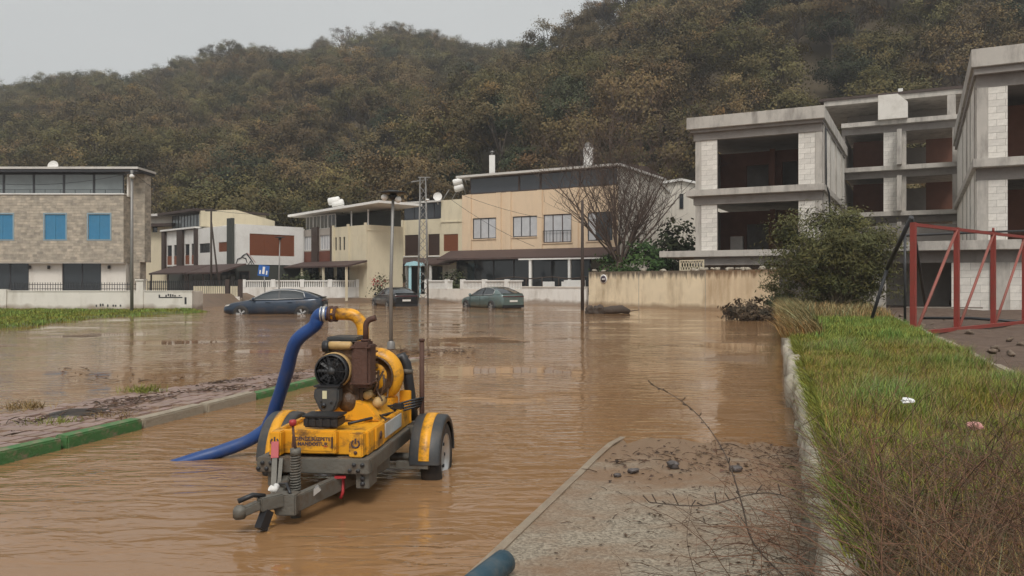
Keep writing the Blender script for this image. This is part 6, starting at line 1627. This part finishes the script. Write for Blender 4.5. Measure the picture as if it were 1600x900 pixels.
# brambles
def stems(n, xf, yr, zf, Lr, rad, name, label, seed, side=0.0, zmax=.6):
    r = random.Random(seed); vs = []; fs = []; tints = []
    mb = MB()
    for i in range(n):
        y = r.uniform(*yr); x = xf(y, r); z = zf(x, y)
        d = Vector((r.uniform(-1, 1) - side, r.uniform(-.6, .6), r.uniform(.15, 1.0))).normalized(); L = r.uniform(*Lr); p = Vector((x, y, z)); pts = [p]
        for k in range(6):
            d = (d + Vector((r.uniform(-.22, .22), r.uniform(-.22, .22), r.uniform(-.30, .10)))).normalized(); p = p + d * L / 6; p.z = max(p.z, .06); pts.append(p)
        rr_ = rad * r.uniform(.6, 1.3); st = len(mb.v)
        mb.tube(pts, [rr_ * (1 - .12 * k) for k in range(7)], 4, caps=False)
        for k in range(r.randint(0, 3)):
            b = pts[r.randint(2, 5)]; e = b + Vector((r.uniform(-.1, .1), r.uniform(-.1, .1), r.uniform(.0, .1))); mb.tube([b, e], [rr_ * .6, rr_ * .3], 3, caps=False)
        c = r.uniform(.4, 1.9); w_ = r.uniform(.85, 1.4); tints += [(c * w_, c, c * .9, 1)] * (len(mb.v) - st)
    o = mb.build(name, M_twig); a = o.data.color_attributes.new('tint', 'FLOAT_COLOR', 'POINT'); a.data.foreach_set('color', np.array(tints, np.float32).ravel())
    return tag(o, label, kind='stuff')
stems(2300, lambda y, r: wallX(y) + .10 + (kerbX(y) - wallX(y)) * r.random() ** 1.1, (2.0, 4.5), lambda x, y: .38, (.3, .85), .0021, 'bramble_stems', 'tangle of dry reddish bramble stems over the near verge', 31, .35)
stems(170, lambda y, r: wallX(y) - .05 - .55 * r.random() ** 2, (2.5, 5.2), lambda x, y: .07, (.2, .6), .0022, 'fallen_stems', 'dry stems trailing from the wall onto the concrete slab', 32, .7)
stems(130, lambda y, r: wallX(y) + .1 + (kerbX(y) - wallX(y)) * r.random(), (4.5, 8), lambda x, y: .38, (.3, .6), .0022, 'bramble_stems', 'scattered dry stems standing in the verge grass', 33)
pts = [W(1235, 910, 3.35), W(1178, 850, 3.4), W(1160, 790, 3.45), W(1143, 735, 3.5), W(1125, 695, 3.6), W(1092, 650, 3.7), W(1055, 620, 3.8), W(1016, 600, 3.9)]
bs = thing('bramble_stem', 'single long arching bramble stem with buds reaching over the slab', 'bramble', (pts[0].x, pts[0].y, pts[0].z))
pc = [p - pts[0] for p in cat([Vector(p) for p in pts], 4)]
pc[0].z -= .12
MB().tube(pc, [.0042 * (1 - .6 * i / len(pc)) for i in range(len(pc))], 6).build('stem', M_bark, bs)
mb = MB(); r = random.Random(4)
for i in range(2, len(pc)): 
    if r.random() < .75:
        e = pc[i] + Vector((r.uniform(-.03, .03), r.uniform(-.02, .02), r.uniform(-.005, .025))); mb.tube([pc[i], e, e + Vector((0, 0, .006))], [.0018, .0024, .0045], 4)
mb.build('buds', M_bark, bs)
pts2 = [W(1290, 800, 3.5), W(1200, 770, 3.4), W(1100, 790, 3.3), W(1015, 785, 3.35)]
b2_ = thing('bramble_stem', 'low bramble stem trailing sideways close over the concrete slab', 'bramble', pts2[0])
MB().tube([p - pts2[0] for p in cat(pts2, 5)], .0028, 5).build('stem', M_bark, b2_)
mb = MB()
for p in cat(pts2, 5)[2:]:
    if r.random() < .7: q_ = p - pts2[0]; mb.tube([q_, q_ + Vector((r.uniform(-.03, .03), 0, r.uniform(.01, .05)))], [.0018, .003], 4)
mb.build('buds', M_bark, b2_)

# debris: litter on slab, island and water
def litter(n, pos, name, label, seed, sz=(.02, .06), m=M_twig):
    r = random.Random(seed); mb = MB(); tints = []
    for i in range(n):
        p = Vector(pos(r)); st = len(mb.v); a = r.uniform(0, 3.14); L = r.uniform(*sz)
        if r.random() < .45:
            d = Vector((math.cos(a), math.sin(a), r.uniform(-.05, .12))) * L * 2.2; mb.tube([p, p + d * .5 + Vector((0, 0, .006)), p + d], [L * .06, L * .07, L * .03], 4, caps=False)
        else:
            u = Vector((math.cos(a), math.sin(a), r.uniform(-.2, .2))) * L * .5; v = Vector((-math.sin(a), math.cos(a), r.uniform(-.2, .2))) * L * .3
            mb.add([p - u, p - v + Vector((0, 0, .004)), p + u, p + v + Vector((0, 0, L * .2))], [(0, 1, 2, 3)])
        c = r.uniform(.2, 1.1); tints += [(c, c * r.uniform(.8, 1), c * .8, 1)] * (len(mb.v) - st)
    o = mb.build(name, m); at_ = o.data.color_attributes.new('tint', 'FLOAT_COLOR', 'POINT'); at_.data.foreach_set('color', np.array(tints, np.float32).ravel())
    return tag(o, label, kind='stuff')
def on_slab(r):
    y = 2.6 + 5.0 * r.random() ** .8; t = r.random() ** .6; x0_ = -1.4 + .337 * y; x = x0_ + (wallX(y) - x0_) * t; return (x, y, slabz(y, t) + .006)
litter(620, on_slab, 'leaf_debris', 'scattered dead leaves and twigs on the concrete slab', 41, (.012, .04))
def on_band(r):
    t = r.random(); y = 6.35 + .5 * r.gauss(0, .6) + .35 * t; x0_ = -1.55 + .337 * y; return (x0_ + .15 + (wallX(y) - x0_ - .2) * t, y, slabz(y, t) + .008)
litter(220, on_band, 'tideline_debris', 'line of dark flood debris left across the slab', 42, (.015, .06))
clx = [(random.uniform(5, 15.5), random.uniform(.05, .8)) for _ in range(26)]
def on_isl(r):
    y, t = clx[r.randrange(26)]; y += r.gauss(0, .22); t = min(.95, max(.04, t + r.gauss(0, .06))); y = min(17, max(4.5, y))
    return (fx(y) - islw(y) * t, y + .28 * islw(y) * t, max(.0, isl_z(t, y)) + .012)
litter(1500, on_isl, 'leaf_debris', 'clumps of dead leaves and twigs washed over the paved island', 43, (.02, .08))
def on_wat(r):
    k = r.random(); 
    if k < .6: p = G(590 + 150 * r.random(), 549 + r.gauss(0, 3)); return (p.x, p.y, .008)
    if k < .8: p = G(560 + 340 * r.random(), 466 + 8 * r.random()); return (p.x, p.y, .01)
    p = G(90 + 330 * r.random(), 575 + 25 * r.random()); return (p.x, p.y, .008)
litter(330, on_wat, 'floating_debris', 'leaves and twigs floating on the flood water', 44, (.03, .10))
# tufts on the island
for (px, py, n_, lb, mm) in ((40, 636, 120, 'small dry tuft sticking out of the water by the island', M_drygrass), (85, 664, 150, 'green weed tuft on the island beside manhole cover', M_grass), (222, 610, 150, 'low weed tuft on the island water edge', M_grass), (175, 655, 120, 'weed tuft behind the bare kerb stones', M_drygrass)):
    p = G(px, py, .05); q = []
    for k in range(n_):
        b = np.array([rng.normal(0, .13), rng.normal(0, .08), 0]); e = b + np.array([rng.normal(0, .06), rng.normal(0, .06), rng.uniform(.03, .11)]); w_ = np.array([.005, .002, 0]); q += [b - w_, b + w_, e + w_ * .3, e - w_ * .3]
    me = np_mesh('weed_tuft', np.array(q), 4, mm, np.repeat(rng.uniform(.4, 1.1, (n_, 1)), 3, axis=1)); o = link('weed_tuft', me); o.location = (p.x, p.y, .03); tag(o, lb, kind='stuff')
# stones on the slab
for (px, py, s_, lb) in ((1051, 729, .07, 'dark angular stone on the slab tideline'), (1150, 735, .055, 'flat dark stone on the slab nearer the wall'), (965, 744, .035, 'small pale stone on the slab near its edge'), (990, 738, .05, 'brown stone among twigs on the slab')):
    p = G(px, py, .05); t = rough_block(int(px), s_ * 1.6, s_ * 1.1, s_ * .8, .3); t.materials.append(mat('wet_stone', (.10, .085, .08), .5, .25, 8, .3, 30)); o = link('loose_stone', t); o.location = (p.x, p.y, .05 + s_ * .22); o.rotation_euler[2] = px; tag(o, lb, 'stone')
# rubble on the plot
M_muddystone = mat('muddy_stone', (.20, .15, .11), .9, .3, 6, .5, 30, dirt=(.1, .07, .05), dirt_amt=.7, dirt_scale=(5, 5, 5))
rub = [rough_block(60 + i, .2, .26, .17, .38) for i in range(4)]
for m_ in rub: m_.materials.append(M_muddystone)
for i in range(70):
    x_, y_ = None, random.uniform(8, 26); x_ = kerbX(y_) + .4 + 7 * random.random() ** 1.3
    s_ = random.uniform(.2, .75); o = link('rubble_stone', rub[i % 4]); o.location = (x_, y_, .39); o.scale = (s_, s_ * .8, s_ * .7); o.rotation_euler = (random.random(), random.random(), random.uniform(0, 6)); tag(o, 'muddy lump of rubble on the bare building plot', 'stone', 'rubble on the building plot')
# litter pieces
def crumple(name, label, px, py, z, s, m, seed):
    p = G(px, py, z); r = random.Random(seed); bm = bmesh.new(); bmesh.ops.create_icosphere(bm, subdivisions=2, radius=s)
    for v in bm.verts: v.co = Vector((v.co.x * 1.2, v.co.y * .9, v.co.z * .55)) * r.uniform(.6, 1.15)
    me = bpy.data.meshes.new(name); bm.to_mesh(me); bm.free(); me.materials.append(m); o = link(name, me); o.location = (p.x, p.y, z + s * .2); return tag(o, label, 'litter')
crumple('paper_litter', 'crumpled white paper lying in the green verge grass', 1417, 628, .58, .045, M_litterw, 1)
crumple('wrapper_litter', 'faded pink wrapper lying in the verge grass', 1522, 668, .58, .05, M_litterp, 2)
crumple('sack_litter', 'pale muddy sack washed up behind the black car', 628, 472, .03, .55, mat('muddy_sack', (.42, .36, .28), .8, .3, 4), 3)
# floating log and branch pile
pl_ = G(952, 490); lg = thing('driftwood_log', 'muddy grey log with root lump stuck in water before yellow wall', 'log', (pl_.x, pl_.y, .0), .15)
MB().tube([(-.35, 0, .12), (.1, 0, .17), (.6, .05, .2), (1.0, .05, .08)], [.16, .2, .2, .1], 10).build('trunk', M_bark, lg)
o = link('root_lump', rough_block(77, .45, .4, .5, .35), lg); o.location = (-.55, 0, .12); o.data.materials.append(M_bark)
o = link('root_lump', rough_block(78, .4, .35, .45, .35), lg); o.location = (-.9, .1, .1); o.data.materials.append(M_bark)
MB().tube([(.9, .05, .1), (1.5, .1, .16)], [.03, .012], 6).build('twig', M_bark, lg)
pb = G(1172, 500); shrub('branch_pile', 'washed-up heap of cut leafy branches at the foot of yellow wall', (pb.x, pb.y, -.05), .85, 1.15, 1500, .17, M_leaf_dead, 51, asp=2.5, stems=26, ncl=34, clump=.16, low=0, cat_='branches')
pb = G(1210, 492); shrub('branch_pile', 'dark leafy branch clump wedged between yellow wall and verge', (pb.x + .2, pb.y, .0), 1.2, .8, 900, .17, M_leaf_green, 52, asp=2.5, stems=16, ncl=24, clump=.16, low=0, cat_='branches')

# ------------------------------------------------------------------ haze
hz = bpy.data.materials.new('moist_air'); hz.use_nodes = True
t = hz.node_tree; t.nodes.remove(t.nodes['Principled BSDF'])
pv_ = t.nodes.new('ShaderNodeVolumePrincipled'); pv_.inputs['Color'].default_value = (.93, .94, .95, 1); pv_.inputs['Density'].default_value = 0.0008; pv_.inputs['Anisotropy'].default_value = 0.2
t.links.new(pv_.outputs[0], t.nodes['Material Output'].inputs['Volume'])
tag(MB().box(-440, 440, -140, 620, -8, 190).build('haze', hz), 'thin moist haze in the air over the whole place', kind='stuff')
